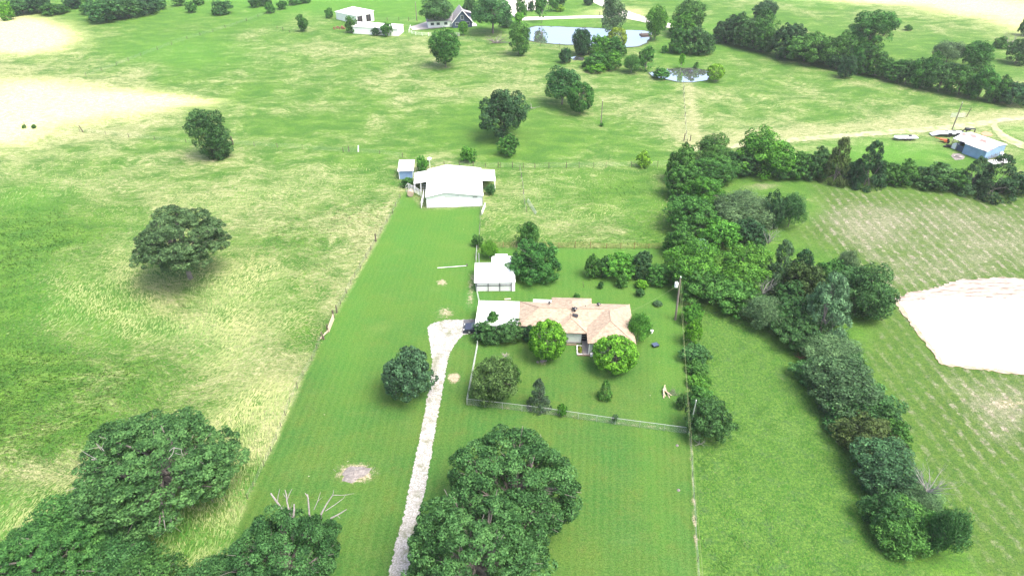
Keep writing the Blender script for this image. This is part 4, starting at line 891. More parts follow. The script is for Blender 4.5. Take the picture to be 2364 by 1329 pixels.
MB().slab([(12.05, 7.2, 2.6), (15.1, 7.2, 2.35), (15.1, 12.9, 2.35), (12.0, 12.9, 2.6)], .06).build('lean_to_roof', M['white_metal_y'], BR)
dd = MB().box(4.3, -.07, 0, 6.9, -.01, 2.5).build('door', M['white_paint'], BR); MB().box(4.1, -.10, 2.53, 7.0, -.01, 2.62).build('door_track', M['galv'], dd)
MB().box(9.9, -.05, 2.15, 10.9, -.005, 2.3).build('vent', M['dark'], BR); MB().box(11.9, -.04, 0, 12.05, .0, 2.6).build('corner_trim', M['galv'], BR)
MB().box(-.06, 7.5, 0, -.01, 12.8, 2.5).box(-2.9, 12.8, 0, -.1, 12.86, 2.3).build('lean_to_shade', M['dark'], BR); MB().box(12.01, 7.4, 0, 12.06, 12.7, 2.5).box(12.1, 12.7, 0, 15.0, 12.76, 2.3).build('lean_to_shade', M['dark'], BR)  # near-black sheets stand in for the shade under the lean-tos
for (x_, y_) in ((-2.95, 7.45), (-2.95, 10), (-2.95, 12.7), (-1.5, 7.45), (14.95, 7.35), (14.95, 10), (14.95, 12.6)): MB().box(x_ - .07, y_ - .07, 0, x_ + .07, y_ + .07, 2.2).build('post', M['white_paint'], BR)
bpy.context.view_layer.update()
def at_barn(x, y, z=0): return BR.matrix_basis @ Vector((x, y, z))
def panel(a, b_, h, rails, label, name='gate_panel', cat='gate', m='white_paint', group=None, posts=2, r=.035):
    e = empty(name, (a[0], a[1], 0), 0, label, cat, group); d = Vector((b_[0] - a[0], b_[1] - a[1], 0)); g = MB()
    for k in range(rails): z_ = .25 + (h - .25) * k / (rails - 1); g.tube([(0, 0, z_), (d.x, d.y, z_)], r, 5)
    g.build('rail', M[m], e)
    for k in range(posts): q = d * k / (posts - 1); MB().tube([(q.x, q.y, 0), (q.x, q.y, h)], r * 1.3, 6).build('post', M[m], e)
    return e
panel(G(943, 438), G(958, 446), 1.6, 6, 'white pipe corral panel beside the round bale', 'corral_panel', 'corral panel', group='corral panels', posts=3)
panel(G(958.5, 446), G(973, 455), 1.6, 6, 'white pipe corral panel between the bale panel and the barn corner', 'corral_panel', 'corral panel', group='corral panels', posts=3)
panel(G(979, 452), G(977, 466), 1.5, 6, 'white corral panel running along the left barn wall, upper', 'corral_panel', 'corral panel', group='corral panels', posts=3)
panel(G(976.5, 467), G(973, 481), 1.5, 6, 'white corral panel running along the left barn wall, lower', 'corral_panel', 'corral panel', group='corral panels', posts=3)
panel(G(938, 444), G(943, 438), 1.6, 3, 'wire topped gate left of the round bale', 'gate', 'gate', 'galv')
panel(G(971, 440), G(986, 440), 1.4, 3, 'white rail gate under the left lean-to', 'gate', 'gate')
e = empty('round_bale', G3(948, 452), R(8), 'round brown hay bale standing by the corral panels', 'hay bale')
b = MB().tube([(0, -.6, .7), (0, -.56, .7), (0, .56, .7), (0, .6, .7)], [.62, .7, .7, .62], 20); b.build('bale', M['hay'], e, smooth=False)
g_ = MB(); rr = random.Random(2)
for k in range(90):
    a_ = rr.uniform(0, 6.28); r_ = rr.uniform(.3, .7); y_ = rr.choice((-.6, rr.uniform(-.6, .6))); r_ = .69 if y_ > -.59 else r_
    p = Vector((r_ * math.cos(a_), y_, .7 + r_ * math.sin(a_))); g_.tube([p, p + Vector((rr.uniform(-.1, .1), -.03, rr.uniform(-.1, .1)))], .012, 3)
g_.build('loose_straw', M['hay'], e)
# small blue shed left of the barn
e = empty('blue_shed', at_barn(-6.8, 14.25), BR.rotation_euler.z, 'small blue metal shed with a white roof left of the barn', 'shed')
MB().box(0, 0, 0, 3.0, 4.8, 2.15).build('wall', M['blue_metal'], e); MB().slab([(-.3, -.35, 2.2), (3.35, -.35, 2.2), (3.3, 5.2, 2.45), (-.3, 5.2, 2.45)], .07).build('roof', M['white_metal'], e)
MB().box(1.0, -.05, 0, 2.0, -.005, 1.9).build('door', M['blue_metal'], e); MB().box(-.12, -.08, 0, -.02, .02, 2.1).box(3.02, -.08, 0, 3.12, .02, 2.1).build('corner_post', M['white_paint'], e)
e = empty('board', (*G(931, 412), 0), 0, 'pale pointed board leaning against the blue shed', 'board'); MB().hexa([(0, 0, 0), (.5, 0, 0), (.5, .05, 0), (0, .05, 0), (-.3, .5, 1.5), (-.15, .5, 1.5), (-.15, .55, 1.5), (-.3, .55, 1.5)]).build('plank', M['white_paint'], e)
e = empty('yard_light', (*G(993, 390), 0), 0, 'small white dish on a post behind the barn roof', 'dish'); MB().tube([(0, 0, 0), (0, 0, 2.4)], .06, 6).build('post', M['white_paint'], e); MB().tube([(0, 0, 2.4), (0, -.1, 2.7)], [.12, .5], 12).build('dish', M['white_paint'], e)
e = empty('board', (*G(1112, 497), 0), 0, 'pale gate board propped at the fence right of the barn', 'board'); q = G3(1120, 479) - e.location
MB().hexa([(0, 0, .1), (.06, 0, .1), (q.x + .06, q.y, .1), (q.x, q.y, .1), (0, 0, 1.1), (.06, 0, 1.1), (q.x + .06, q.y, 1.2), (q.x, q.y, 1.2)]).build('plank', M['white_paint'], e)
# blue building at the right
bp_ = lambda a, b_: (2040 + a / 5.778, 230 + b_ / 5.778)
E_ = root_at('blue_workshop', bp_(1040, 715), bp_(1325, 822), 'blue metal workshop with a rust-patched pale roof and an open bay', 'workshop')
bw = MB(); bw.v = [(5.4, 0, 0), (5.4, 8, 0), (5.4, 8, 2.6), (5.4, 4.2, 3.15), (5.4, 0, 2.5), (0, 0, 0), (0, 8, 0), (0, 8, 2.6), (0, 4.2, 3.15), (0, 0, 2.5)]
bw.f = [(0, 1, 2, 3, 4), (9, 8, 7, 6, 5), (5, 0, 4, 9), (1, 6, 7, 2)]; bw.build('wall', M['blue_metal'], E_)
MB().slab([(-.1, -.15, 2.55), (5.6, -.15, 2.55), (5.6, 4.2, 3.2), (-.1, 4.2, 3.2)], .06).build('roof', M['roof_rust'], E_); MB().slab([(-3.6, 4.2, 3.2), (5.6, 4.2, 3.2), (5.6, 8.2, 2.66), (-3.6, 8.2, 2.66)], .06).build('roof', M['roof_rust'], E_)
MB().slab([(-3.6, .45, 2.55), (-.105, .45, 2.55), (-.105, 4.2, 3.2), (-3.6, 4.2, 3.2)], .06).build('roof', M['roof_rust'], E_)
MB().box(-3.4, 7.8, 0, 0, 7.86, 2.6).box(-3.4, 4, 0, -3.34, 7.8, 2.5).build('bay_wall', M['blue_metal'], E_); MB().box(-2.0, .7, .0, -.1, .75, 1.4).build('bay_panel', M['navy'], E_)
for x_ in (-3.4, -2.1, -.2): MB().box(x_ - .06, .6, 0, x_ + .06, .72, 2.5).build('bay_post', M['pole'], E_)
MB().box(-3.3, .72, 0, -2.2, 2.2, 1.1).build('bay_crate', M['white_paint'], E_)
bpy.context.view_layer.update()
def at_blue(x, y, z=0): return E_.matrix_basis @ Vector((x, y, z))
g_ = empty('rusty_rack', at_blue(6.1, .8), E_.rotation_euler.z, 'rusty upright bars leaning along the right wall of the blue workshop', 'rack')
for k in range(9): MB().tube([(0, k * .55, 0), (-.25, k * .55, 1.1 + .2 * (k % 3))], .05, 5).build('bar', M['rust'], g_)
g_ = empty('satellite_dish', at_blue(6.3, 5.2), 0, 'small white dish beside the right wall of the blue workshop', 'dish'); MB().tube([(0, 0, 0), (0, 0, 1.0)], .05, 6).build('post', M['galv'], g_); MB().tube([(0, 0, 1.0), (.1, -.3, 1.3)], [.15, .55], 12).build('dish', M['white_paint'], g_)
g_ = empty('white_trailer', G3(2305, 378), R(14), 'low white trailer half hidden behind the hedgerow by the blue workshop', 'trailer')
MB().box(-2.6, -.9, .5, 2.6, .9, .75).build('deck', M['white_paint'], g_)
for s_ in (-1, 1): MB().tube([(0, s_ * .95, .35), (0, s_ * 1.1, .35)], .35, 12).build('wheel', M['rubber'], g_)
g_ = empty('concrete_slab', G3(2211, 363), R(-30), 'grey concrete cistern lid in worn grass near the blue workshop', 'slab'); MB().box(-.9, -.5, 0, .9, .5, .25).build('rim', M['concrete'], g_); MB().box(-.6, -.3, .252, .3, .3, .27).build('lid', M['dark'], g_)
MB().poly([(p[0], p[1], .02) for p in [G(2195, 360), G(2205, 370), G(2224, 368), G(2228, 361), G(2215, 354), G(2200, 355)]]).build('dirt_patch', M['ash'])['kind'] = 'structure'
sheet('dirt_patch', [(2264, 306), (2275, 303), (2290, 308), (2288, 315), (2272, 314)], M['reddirt'], .03, .3, 1)
# orange implement
g_ = empty('farm_implement', G3(2178, 328), R(-25), 'orange farm implement parked at the corner of the blue workshop', 'implement')
MB().box(-1.0, -.5, .5, .6, .5, .8).build('frame', M['orange'], g_); MB().tube([(-1, 0, .7), (-2.2, .1, .9)], .09, 6).build('drawbar', M['orange'], g_); MB().box(.0, -.7, .2, .7, .7, .55).build('deck', M['orange'], g_)
for s_ in (-1, 1): MB().tube([(.9, s_ * .5, .4), (.9, s_ * .62, .4)], .4, 12).build('wheel', M['rubber'], g_)
g_ = empty('tyre_stack', at_blue(-3.9, .6), 0, 'grey tyres piled at the open bay of the blue workshop', 'tyres')
for k, (x_, y_, z_) in enumerate(((0, 0, .15), (.1, .05, .42), (-.7, .2, .15), (.3, .9, .15))):
    MB().tube([(x_, y_, z_ - .12), (x_, y_, z_ + .12)], .42, 14).build('tyre', M['rubber'], g_)
# trailers
g_ = empty('flatbed_trailer', G3(2088, 322), R(2), 'plain pale flatbed trailer on the grass left of the blue workshop', 'trailer')
MB().slab([(-3.1, -.1, .75), (-2.4, -1.0, .75), (2.8, -1.0, .75), (3.1, -.8, .75), (3.1, 1.0, .75), (-2.4, 1.0, .75)], .18).build('deck', M['deckgrey'], g_)
for x_ in (.0, .9):
    for s_ in (-1, 1): MB().tube([(x_, s_ * .85, .33), (x_, s_ * .99, .33)], .34, 12).build('wheel', M['rubber'], g_)
MB().tube([(1.4, .3, .77), (1.4, .3, 1.0)], .4, 12).build('spool', M['black'], g_)
g_ = empty('gooseneck_trailer', G3(2192, 313), R(-1), 'long gooseneck trailer with a black hitch neck by the blue workshop', 'trailer')
MB().slab([(-2.9, -1.1, .9), (3.4, -1.1, .9), (3.4, 1.1, .9), (-2.9, 1.1, .9)], .16).build('deck', M['deckgrey'], g_)
MB().slab([(-5.0, -.9, .3), (-2.92, -1.1, .88), (-2.92, 1.1, .88), (-5.0, .9, .3)], .1).build('ramp', M['galv'], g_)
for x_ in (-.6, 1.4):
    MB().box(x_ - .45, -1.13, .5, x_ + .45, -.85, 1.03).box(x_ - .45, .85, .5, x_ + .45, 1.13, 1.03).build('fender', M['black'], g_)
    for s_ in (-1, 1): MB().tube([(x_, s_ * .95, .36), (x_, s_ * 1.14, .36)], .36, 12).build('wheel', M['rubber'], g_)
MB().tube([(3.3, -.7, .9), (3.9, -.4, 1.9), (6.0, 0, 1.9), (6.1, 0, 1.0)], .14, 6).tube([(3.3, .7, .9), (3.9, .4, 1.9), (6.0, 0, 1.9)], .14, 6).box(3.5, -.5, 1.5, 4.6, .5, 2.05).build('gooseneck', M['black'], g_)
# far barns
fp = lambda a, b_: (760 + a / 5.373, b_ / 5.373)
A_ = Vector(G(*fp(345, 306))); B_ = Vector(G(*fp(560, 262))); dv = B_ - A_
g_ = empty('open_barn', (A_.x, A_.y, 0), math.atan2(dv.y, dv.x), 'far white barn with two dark bay openings', 'barn'); L_ = dv.length
MB().poly([(0, 0, 0), (L_, 0, 0), (L_, 0, 3.9), (0, 0, 3.4)]).poly([(0, 0, 0), (0, 0, 3.4), (-1.5, 13, 2.9), (-1.5, 13, 0)]).poly([(L_, 0, 0), (L_ - 1.5, 13, 0), (L_ - 1.5, 13, 3.5), (L_, 0, 3.9)]).build('wall', M['white_metal'], g_)
MB().slab([(-.3, -.3, 3.4), (L_ + .3, -.3, 3.95), (L_ - 1.2, 13.3, 3.55), (-1.8, 13.3, 2.9)], .1).build('roof', M['white_metal'], g_)
for a_, b_ in ((.06, .34), (.55, .82)):
    f_ = MB().box(L_ * a_, -.06, .3, L_ * b_, -.01, 2.9).build('bay_shade', M['dark'], g_); MB().box(L_ * (a_ + b_) / 2 - .08, -.1, .3, L_ * (a_ + b_) / 2 + .08, -.062, 2.9).build('mullion', M['wood'], f_)  # near-black panels paint the dark inside of the two openings
g_ = root_at('long_barn', fp(295, 418), fp(862, 452), 'long low white barn in front of the open-sided far barn', 'barn')
L_ = 18.2; MB().box(0, 0, 0, L_, 6.2, 2.7).build('wall', M['white_metal'], g_)
MB().slab([(-.2, -.3, 2.74), (L_ + .2, -.3, 2.74), (L_ + .2, 3.1, 3.3), (-.2, 3.1, 3.3)], .08).slab([(-.2, 3.1, 3.3), (L_ + .2, 3.1, 3.3), (L_ + .2, 6.5, 2.74), (-.2, 6.5, 2.74)], .08).build('roof', M['white_metal'], g_)
MB().box(14.6, -.05, 0, 16.4, -.01, 2.2).build('door', M['white_paint'], g_); MB().box(L_ + .01, 2.4, 1.2, L_ + .05, 2.9, 1.9).build('vent', M['dark'], g_)
g_ = empty('junk_pile', G3(783, 66), 0, 'scatter of grey junk at the left end of the far barns', 'junk'); rr = random.Random(5); b = MB()
for k in range(16): x_, y_ = rr.uniform(-2.5, 2.5), rr.uniform(-1.5, 1.5); b.box(x_, y_, 0, x_ + rr.uniform(.2, .8), y_ + rr.uniform(.2, .6), rr.uniform(.2, .9))
b.build('debris', M['rust'], g_)
# far navy house
g_ = root_at('navy_house', fp(1535, 350), fp(1745, 340), 'far navy blue house with a steep grey roofed gable and white trim', 'house'); L_ = 7.6
bw = MB(); bw.v = [(0, 0, 0), (L_, 0, 0), (L_, 0, 2.2), (L_ / 2, 0, 6.4), (0, 0, 2.2), (0, 9, 0), (L_, 9, 0), (L_, 9, 2.2), (L_ / 2, 9, 6.4), (0, 9, 2.2)]; bw.f = [(0, 1, 2, 3, 4), (9, 8, 7, 6, 5), (1, 6, 7, 2), (5, 0, 4, 9)]; bw.build('wall', M['navy'], g_)
MB().slab([(-.5, -.4, 1.75), (L_ / 2, -.4, 6.55), (L_ / 2, 9.4, 6.55), (-.5, 9.4, 1.75)], .14).slab([(L_ / 2, -.4, 6.553), (L_ + .5, -.4, 1.75), (L_ + .5, 9.4, 1.75), (L_ / 2, 9.4, 6.553)], .14).build('roof', M['grey_shingle'], g_)
t_ = MB().tube([(-.55, -.46, 1.66), (L_ / 2, -.46, 6.5), (L_ + .55, -.46, 1.66)], .13, 4); t_.build('gable_trim', M['white_paint'], g_)
window(g_, 3.2, 4.4, 3.0, 4.6, -.02); window(g_, 1.0, 2.4, .9, 2.1, -.02); window(g_, 5.2, 6.6, .9, 2.1, -.02)
dm = MB().box(5.6, 3.2, 3.2, 7.6, 6.0, 4.4).build('dormer', M['navy'], g_); MB().slab([(4.6, 2.9, 5.5), (7.9, 2.9, 4.5), (7.9, 6.3, 4.5), (4.6, 6.3, 5.5)], .1).build('dormer_roof', M['grey_shingle'], dm)
MB().box(-9.5, 2.0, 0, .0, 8.0, 2.5).build('wing_wall', M['white_paint'], g_); MB().slab([(-10, 1.5, 2.5), (-.0, 1.5, 2.5), (.6, 4.8, 4.3), (-7.5, 4.8, 4.3)], .12).slab([(-7.5, 4.8, 4.3), (.6, 4.8, 4.3), (.0, 8.4, 2.5), (-10, 8.4, 2.5)], .12).slab([(-10, 1.5, 2.5), (-7.5, 4.8, 4.3), (-10, 8.4, 2.5)], .1).build('wing_roof', M['grey_shingle'], g_)
for x_ in (-8.5, -6.2, -3.2): window(g_, x_, x_ + 1.4, .8, 1.9, 2.0)
MB().box(7.7, 1.0, 0, 9.6, 5.0, .25).build('side_deck', M['white_paint'], g_)

# ------------------------------------------------------------------ fences
def fence(pts_px, label, spacing=3.0, h=1.2, pr=.05, m='wood', wires=4, skip=0, seed=1, jit=.12, name='wire_fence', tilt=.08, wm='wire', wr=.008, maxp=95, cat='fence'):
    P = [G3(*p) for p in pts_px]; o = P[0].copy(); e = empty(name, o, 0, label, cat); rr = random.Random(seed); pos = []
    for a, b_ in zip(P[:-1], P[1:]):
        L = (b_ - a).length; n = max(1, round(L / spacing))
        for k in range(n): pos.append(a.lerp(b_, (k + rr.uniform(-jit, jit)) / n))
    pos.append(P[-1]); tops = []
    for k, p in enumerate(pos):
        hh = h * rr.uniform(.85, 1.15); q = p - o; t = q + Vector((rr.uniform(-tilt, tilt), rr.uniform(-tilt, tilt), hh)); tops.append((q, t))
        if k < maxp and rr.random() >= skip: r_ = pr * rr.uniform(.7, 1.4); MB().tube([q, t], [r_, r_ * .9], 6).build('post', M[m], e)
    for wv in range(wires):
        f = (wv + 1) / wires * .92; b = MB().tube([q.lerp(t, f) for q, t in tops], wr, 3); b.build('wire', M[wm], e)
    return e
fence([(925, 455), (905, 495), (868, 557)], 'wire fence along the upper left lawn edge below the barn', 3.5, 1.1, .04, seed=2)
fence([(868, 557), (820, 640), (788, 700), (770, 730)], 'wire fence along the left lawn edge from the tall dark post to the weeds', 3.2, 1.1, .045, seed=3)
fence([(742, 783), (720, 835), (700, 870), (670, 930), (640, 1012), (610, 1075), (585, 1125), (572, 1150)], 'wire fence along the lower left lawn edge beside the straw', 2.6, 1.1, .035, seed=4)
def post(px, py, h, r, label, m='wood', lean=(0, 0), name='fence_post', cat='post'):
    e = empty(name, G3(px, py), 0, label, cat); MB().tube([(0, 0, 0), (lean[0] / 2, lean[1] / 2, h / 2), (lean[0], lean[1], h)], [r * 1.1, r, r * .92], 8).build('shaft', M[m], e); MB().tube([(lean[0], lean[1], h), (lean[0], lean[1], h + .04)], r * .8, 8).build('cap', M[m], e); return e
post(868, 557, 1.7, .13, 'tall dark wooden post on the left lawn fence, standing alone')
post(771, 733, 1.5, .12, 'dark post at the top end of the pale board on the lawn fence', lean=(-.1, 0)); post(757, 766, 1.5, .11, 'dark post at the lower end of the pale board on the lawn fence'); post(748, 783, 1.5, .12, 'leaning dark post just below the pale board on the lawn fence', lean=(-.25, 0)); post(778, 722, 1.6, .1, 'dark post in the weeds above the pale board')
e = empty('board', G3(759, 768), 0, 'long pale board wall standing in the left lawn fence', 'board'); q = G3(771, 738) - e.location
MB().hexa([(0, 0, .1), (.07, 0, .1), (q.x + .07, q.y, .1), (q.x, q.y, .1), (0, 0, 1.15), (.07, 0, 1.15), (q.x + .07, q.y, 1.25), (q.x, q.y, 1.25)]).build('plank', M['lumber'], e); MB().hexa([(-.9, -2.0, .3), (-.84, -2.0, .3), (0, -.05, .35), (-.06, -.05, .35), (-.9, -2.0, .55), (-.84, -2.0, .55), (0, -.05, .65), (-.06, -.05, .65)]).build('plank', M['lumber'], e)
fence([(988, 383), (1060, 386), (1150, 387)], 'wire fence with dark posts hidden behind the white barn', 3.6, 1.3, .08, seed=5)
fence([(1153, 387), (1237, 388), (1306, 388), (1431, 386), (1545, 384)], 'wire fence with dark posts across the pasture right of the barn', 3.3, 1.35, .065, seed=6, skip=.15)
fence([(60, 292), (190, 305), (300, 318), (430, 330), (540, 334), (700, 345), (800, 352), (880, 356), (930, 364)], 'long thin wire fence crossing the upper left field', 7.0, 1.2, .05, seed=7, skip=.3)
post(537, 333, 2.0, .2, 'single dark post beside the dark leaning tree'); post(827, 350, 1.6, .16, 'pale post on the thin fence across the upper left field', 'white_paint', (.2, 0)); post(192, 305, 1.8, .12, 'leaning post on the thin fence in the pale upper left field', lean=(-.5, 0)); post(806, 350, 1.4, .1, 'dark post just left of the pale post on the thin fence')
fence([(1110, 482), (1108, 520), (1106, 575), (1097, 600)], 'wire fence running down from the right corner of the barn', 2.8, 1.3, .05, seed=8)
fence([(1130, 570), (1290, 572), (1400, 573), (1530, 574)], 'dark pipe and mesh fence across the back of the yard', 2.75, 1.35, .05, m='rust', wires=8, seed=9, wm='rust', jit=.03, tilt=.02, wr=.012)
fence([(1200, 392), (1207, 430), (1210, 470), (1216, 490)], 'short wire fence crossing the pasture behind the yard', 4.0, 1.3, .07, seed=10)
fence([(1577, 195), (1580, 250), (1585, 332)], 'wire fence running down from the small pond', 6.0, 1.2, .06, seed=11)
post(1579, 325, 1.9, .13, 'dark gate post at the lower end of the pond fence'); post(1593, 326, 1.6, .1, 'thin gate post right of the dark gate post below the pond fence')
fence([(200, 178), (330, 128), (430, 92), (520, 66), (620, 32), (700, 5)], 'long diagonal wire fence at the upper left', 7, 1.2, .06, seed=12)
fence([(866, 47), (920, 48), (963, 50)], 'dark post fence right of the far white barns', 5, 1.3, .1, seed=13)
fence([(1060, 92), (1135, 100), (1180, 104), (1250, 107), (1330, 110)], 'wire fence along the near bank of the large pond', 6, 1.3, .07, seed=14)
fence([(1382, 36), (1450, 44), (1480, 42)], 'post fence beside the far pale road', 5, 1.3, .12, seed=15)
fence([(1592, 995), (1598, 1100), (1604, 1200), (1612, 1345)], 'low wire fence down the right side of the lower lawn', 3.0, 1.1, .03, seed=16)
fence([(700, 72), (670, 76), (640, 66)], 'short grey fence beside the lone tree left of the far barns', 4, 1.2, .07, seed=17)
e = fence([(948, 66), (944, 76), (960, 82), (1005, 85), (1060, 84)], 'white pipe fence around the pad of the far house', 3.0, 1.3, .06, m='white_paint', wires=3, wm='white_paint', wr=.03, seed=18, name='pipe_fence')
panel(G(2194, 272), G(2226, 272), 1.3, 5, 'grey pipe gate beyond the leaning pole at the upper right', 'gate', 'gate', 'galv')
post(2231, 270, 2.6, .09, 'thin leaning post right of the grey pipe gate', lean=(.4, .0))
e = empty('gate', G3(1216, 466), 0, 'pale wire gate fallen in the grass behind the yard', 'gate'); g_ = MB(); d_ = G3(1236, 496) - e.location
for k in range(6): s_ = k / 5; g_.tube([(.3 * s_, 0, .1 + .8 * s_), (d_.x + .3 * s_, d_.y, .1 + .5 * s_)], .02, 4)
g_.build('rail', M['galv'], e)
def chainlink(pts_px, label, h=1.2, spacing=2.9):
    P = [G3(*p) for p in pts_px]; o = P[0].copy(); e = empty('chain_link_fence', o, 0, label, 'fence'); rr = random.Random(3)
    b = MB().tube([p - o + Vector((0, 0, h)) for p in P], .028, 5); b.build('top_rail', M['galv'], e); g = MB()
    for a, b_ in zip(P[:-1], P[1:]):
        a = a - o; b2 = b_ - o; L = (b2 - a).length; n = max(1, round(L / spacing)); d = (b2 - a) / L
        for k in range(n): q = a + d * L * k / n; MB().tube([q, q + Vector((0, 0, h + .06))], .03, 6).build('post', M['galv'], e)
        s_ = .17
        for k in np.arange(-h, L, s_):
            for sg in (0, 1):
                u0 = max(0, k); w0 = u0 - k; u1 = min(L, k + h); w1 = u1 - k
                if u1 - u0 < .03: continue
                if sg: u0, u1 = L - u0, L - u1
                g.tube([a + d * u0 + Vector((0, 0, w0)), a + d * u1 + Vector((0, 0, w1))], .0045, 3, False)
    g.build('mesh', M['galv'], e); q = P[-1] - o; MB().tube([q, q + Vector((0, 0, h + .06))], .035, 6).build('post', M['galv'], e); return e
chainlink([(1103, 800), (1092, 860), (1078, 934), (1160, 943), (1250, 954), (1420, 979), (1590, 1001)], 'galvanised chain-link fence around the front yard')
chainlink([(1098, 660), (1100, 672), (1107, 705)], 'white topped chain-link fence between the kennel and the carport')
chainlink([(1101, 578), (1099, 610)], 'short chain-link fence behind the kennel corner')
post(1106, 610, 2.4, .1, 'grey corner post behind the kennel', 'galv')

# ------------------------------------------------------------------ poles and wires
def upole(px, py, ty, label, r=.15, lean=(0, 0), m='pole'):
    h = hgt(px, py, ty); e = empty('utility_pole', G3(px, py), 0, label, 'utility pole'); MB().tube([(0, 0, -.2), (lean[0] * .5, lean[1] * .5, h * .5), (lean[0], lean[1], h)], [r * 1.15, r, r * .75], 10).build('shaft', M[m], e)
    MB().tube([(lean[0], lean[1], h), (lean[0], lean[1], h + .25)], [.04, .06], 6).build('insulator', M['white_paint'], e); return e, h
pe, ph = upole(1559, 738, 643, 'wooden utility pole with a white transformer beside the right fence', .16, (-.25, .3))
t_ = MB().tube([(-.75, .2, ph - 1.75), (-.75, .2, ph - 1.7), (-.75, .2, ph - .95), (-.75, .2, ph - .85)], [.25, .3, .3, .2], 14).build('transformer', M['white_paint'], pe)
MB().tube([(-.75, .2, ph - .85), (-.7, .2, ph - .55)], [.05, .03], 6).build('bushing', M['galv'], t_); MB().tube([(-.2, .3, ph - .1), (-.2, .3, ph + .12)], .12, 8).build('pole_top', M['galv'], pe); MB().box(-.7, .2, ph - 1.4, -.15, .3, ph - 1.3).build('bracket', M['galv'], pe)
upole(1590, 1001, 926, 'grey pole rising in front of the large fence bush', .085, (.05, .0), 'galv')
upole(1387, 290, 233, 'lone thin pole standing in the middle field', .12)
upole(2198, 299, 238, 'dark leaning pole above the gooseneck trailer', .14)
upole(962, 47, 6, 'far pole behind the open-sided barn', .16)
P0 = pe.location + Vector((-.2, .3, ph + .1)); P0b = pe.location + Vector((-.25, .3, ph - 1.3))
def wire(pts, label, r=.014, name='power_line'):
    o = Vector(pts[0]); e = empty(name, o, 0, label, 'wire'); out = []
    for a, b_ in zip(pts[:-1], pts[1:]):
        for k in range(12): t = k / 12; p = Vector(a).lerp(Vector(b_), t); p.z -= .35 * 4 * t * (1 - t); out.append(p - o)
    out.append(Vector(pts[-1]) - o); MB().tube(out, r, 4).build('cable', M['powerwire'], e); return e
q1 = Vector((*G(1612, 1329, 9.0), 9.0)); q2 = Vector((*G(1624, 1329, 7.8), 7.8)); ex1 = P0 + (q1 - P0) * 1.5; ex2 = P0b + (q2 - P0b) * 1.5
wire([P0, ex1], 'upper power line running from the transformer pole down the right fence'); wire([P0b, ex2], 'lower power line running from the transformer pole down the right fence')
wire([P0b, at_house(17.5, -3, 2.9)], 'service wire from the transformer pole to the farmhouse roof', .014)
wire([P0b + Vector((0, 0, .4)), Vector((pe.location.x + 1.2, pe.location.y + 5, .1))], 'guy wire behind the transformer pole', .012, 'guy_wire')

# ------------------------------------------------------------------ small things on the grass
e = empty('wood_pile', G3(1540, 906), 0, 'small heap of cut lumber and brush on the right lawn', 'wood pile'); rr = random.Random(9); b = MB()
for k in range(9): a_ = rr.uniform(1.2, 2.4); c_ = Vector((rr.uniform(-.8, .1), rr.uniform(-.5, .5), .1 + .05 * k)); d_ = Vector((math.cos(a_), math.sin(a_), rr.uniform(0, .3))) * rr.uniform(.4, .9); b.tube([c_ - d_, c_ + d_], .07, 4)
b.build('lumber', M['lumber'], e); b = MB()
for k in range(26): p = Vector((rr.uniform(.2, 1.3), rr.uniform(-.7, .5), 0)); branch(b, p, Vector((rr.uniform(-1, 1), rr.uniform(-1, 1), .5)), .7, .02, 1, rr)
b.build('brush', M['bark'], e); b = MB(); 
e = empty('ash_heap', G3(820, 1092), 0, 'low grey ash heap with burnt straw on the left lawn', 'ash heap'); b = MB(); n1, n2 = 9, 26; rr = random.Random(10); b.v.append((0, 0, .35))
for i in range(1, n1):
    for k in range(n2): f_ = i / (n1 - 1) * (1 + .14 * math.sin(3 * 6.283 * k / n2 + 1) + .08 * math.sin(7 * 6.283 * k / n2)); a_ = 6.283 * k / n2; b.v.append((1.75 * f_ * math.cos(a_) * rr.uniform(.9, 1.1), 1.25 * f_ * math.sin(a_) * rr.uniform(.9, 1.1) + .35 * f_ * math.cos(a_), .35 * (1 - (i / (n1 - 1)) ** 1.6) + rr.uniform(0, .09) * (1 - i / (n1 - 1)) - (.03 if i == n1 - 1 else 0)))
for k in range(n2): b.f.append((0, 1 + k, 1 + (k + 1) % n2))
for i in range(n1 - 2):
    for k in range(n2): a_, c_ = 1 + i * n2 + k, 1 + i * n2 + (k + 1) % n2; b.f.append((a_, a_ + n2, c_ + n2, c_))
b.build('heap', M['ash'], e); b = MB()
for k in range(60): p = Vector((rr.gauss(0, .9), rr.gauss(0, .5), .2)); a_ = rr.uniform(0, 6.28); b.tube([p, p + Vector((math.cos(a_), math.sin(a_), rr.uniform(-.1, .3))) * rr.uniform(.2, .6)], .02, 3)
b.build('twigs', M['deadwood'], e)
e = empty('waste_bin', G3(1513, 799), R(20), 'small dark tub lying on the grass right of the house', 'tub'); MB().hexa([(-.4, -.3, 0), (.4, -.3, 0), (.4, .3, 0), (-.4, .3, 0), (-.5, -.38, .4), (.5, -.38, .4), (.5, .38, .4), (-.5, .38, .4)]).build('tub', M['black'], e); MB().slab([(-.55, -.42, .45), (.4, -.42, .45), (.4, .42, .45), (-.55, .42, .45)], .04).build('lid', M['navy'], e)
e = empty('white_pail', G3(1504, 768), 0, 'small white pail on the grass right of the spiky shrub', 'pail'); MB().tube([(0, 0, 0), (0, 0, .45)], [.2, .26], 12).build('pail', M['white_paint'], e); MB().tube([(0, 0, .46), (0, 0, .5)], .27, 12).build('lid', M['white_paint'], e)
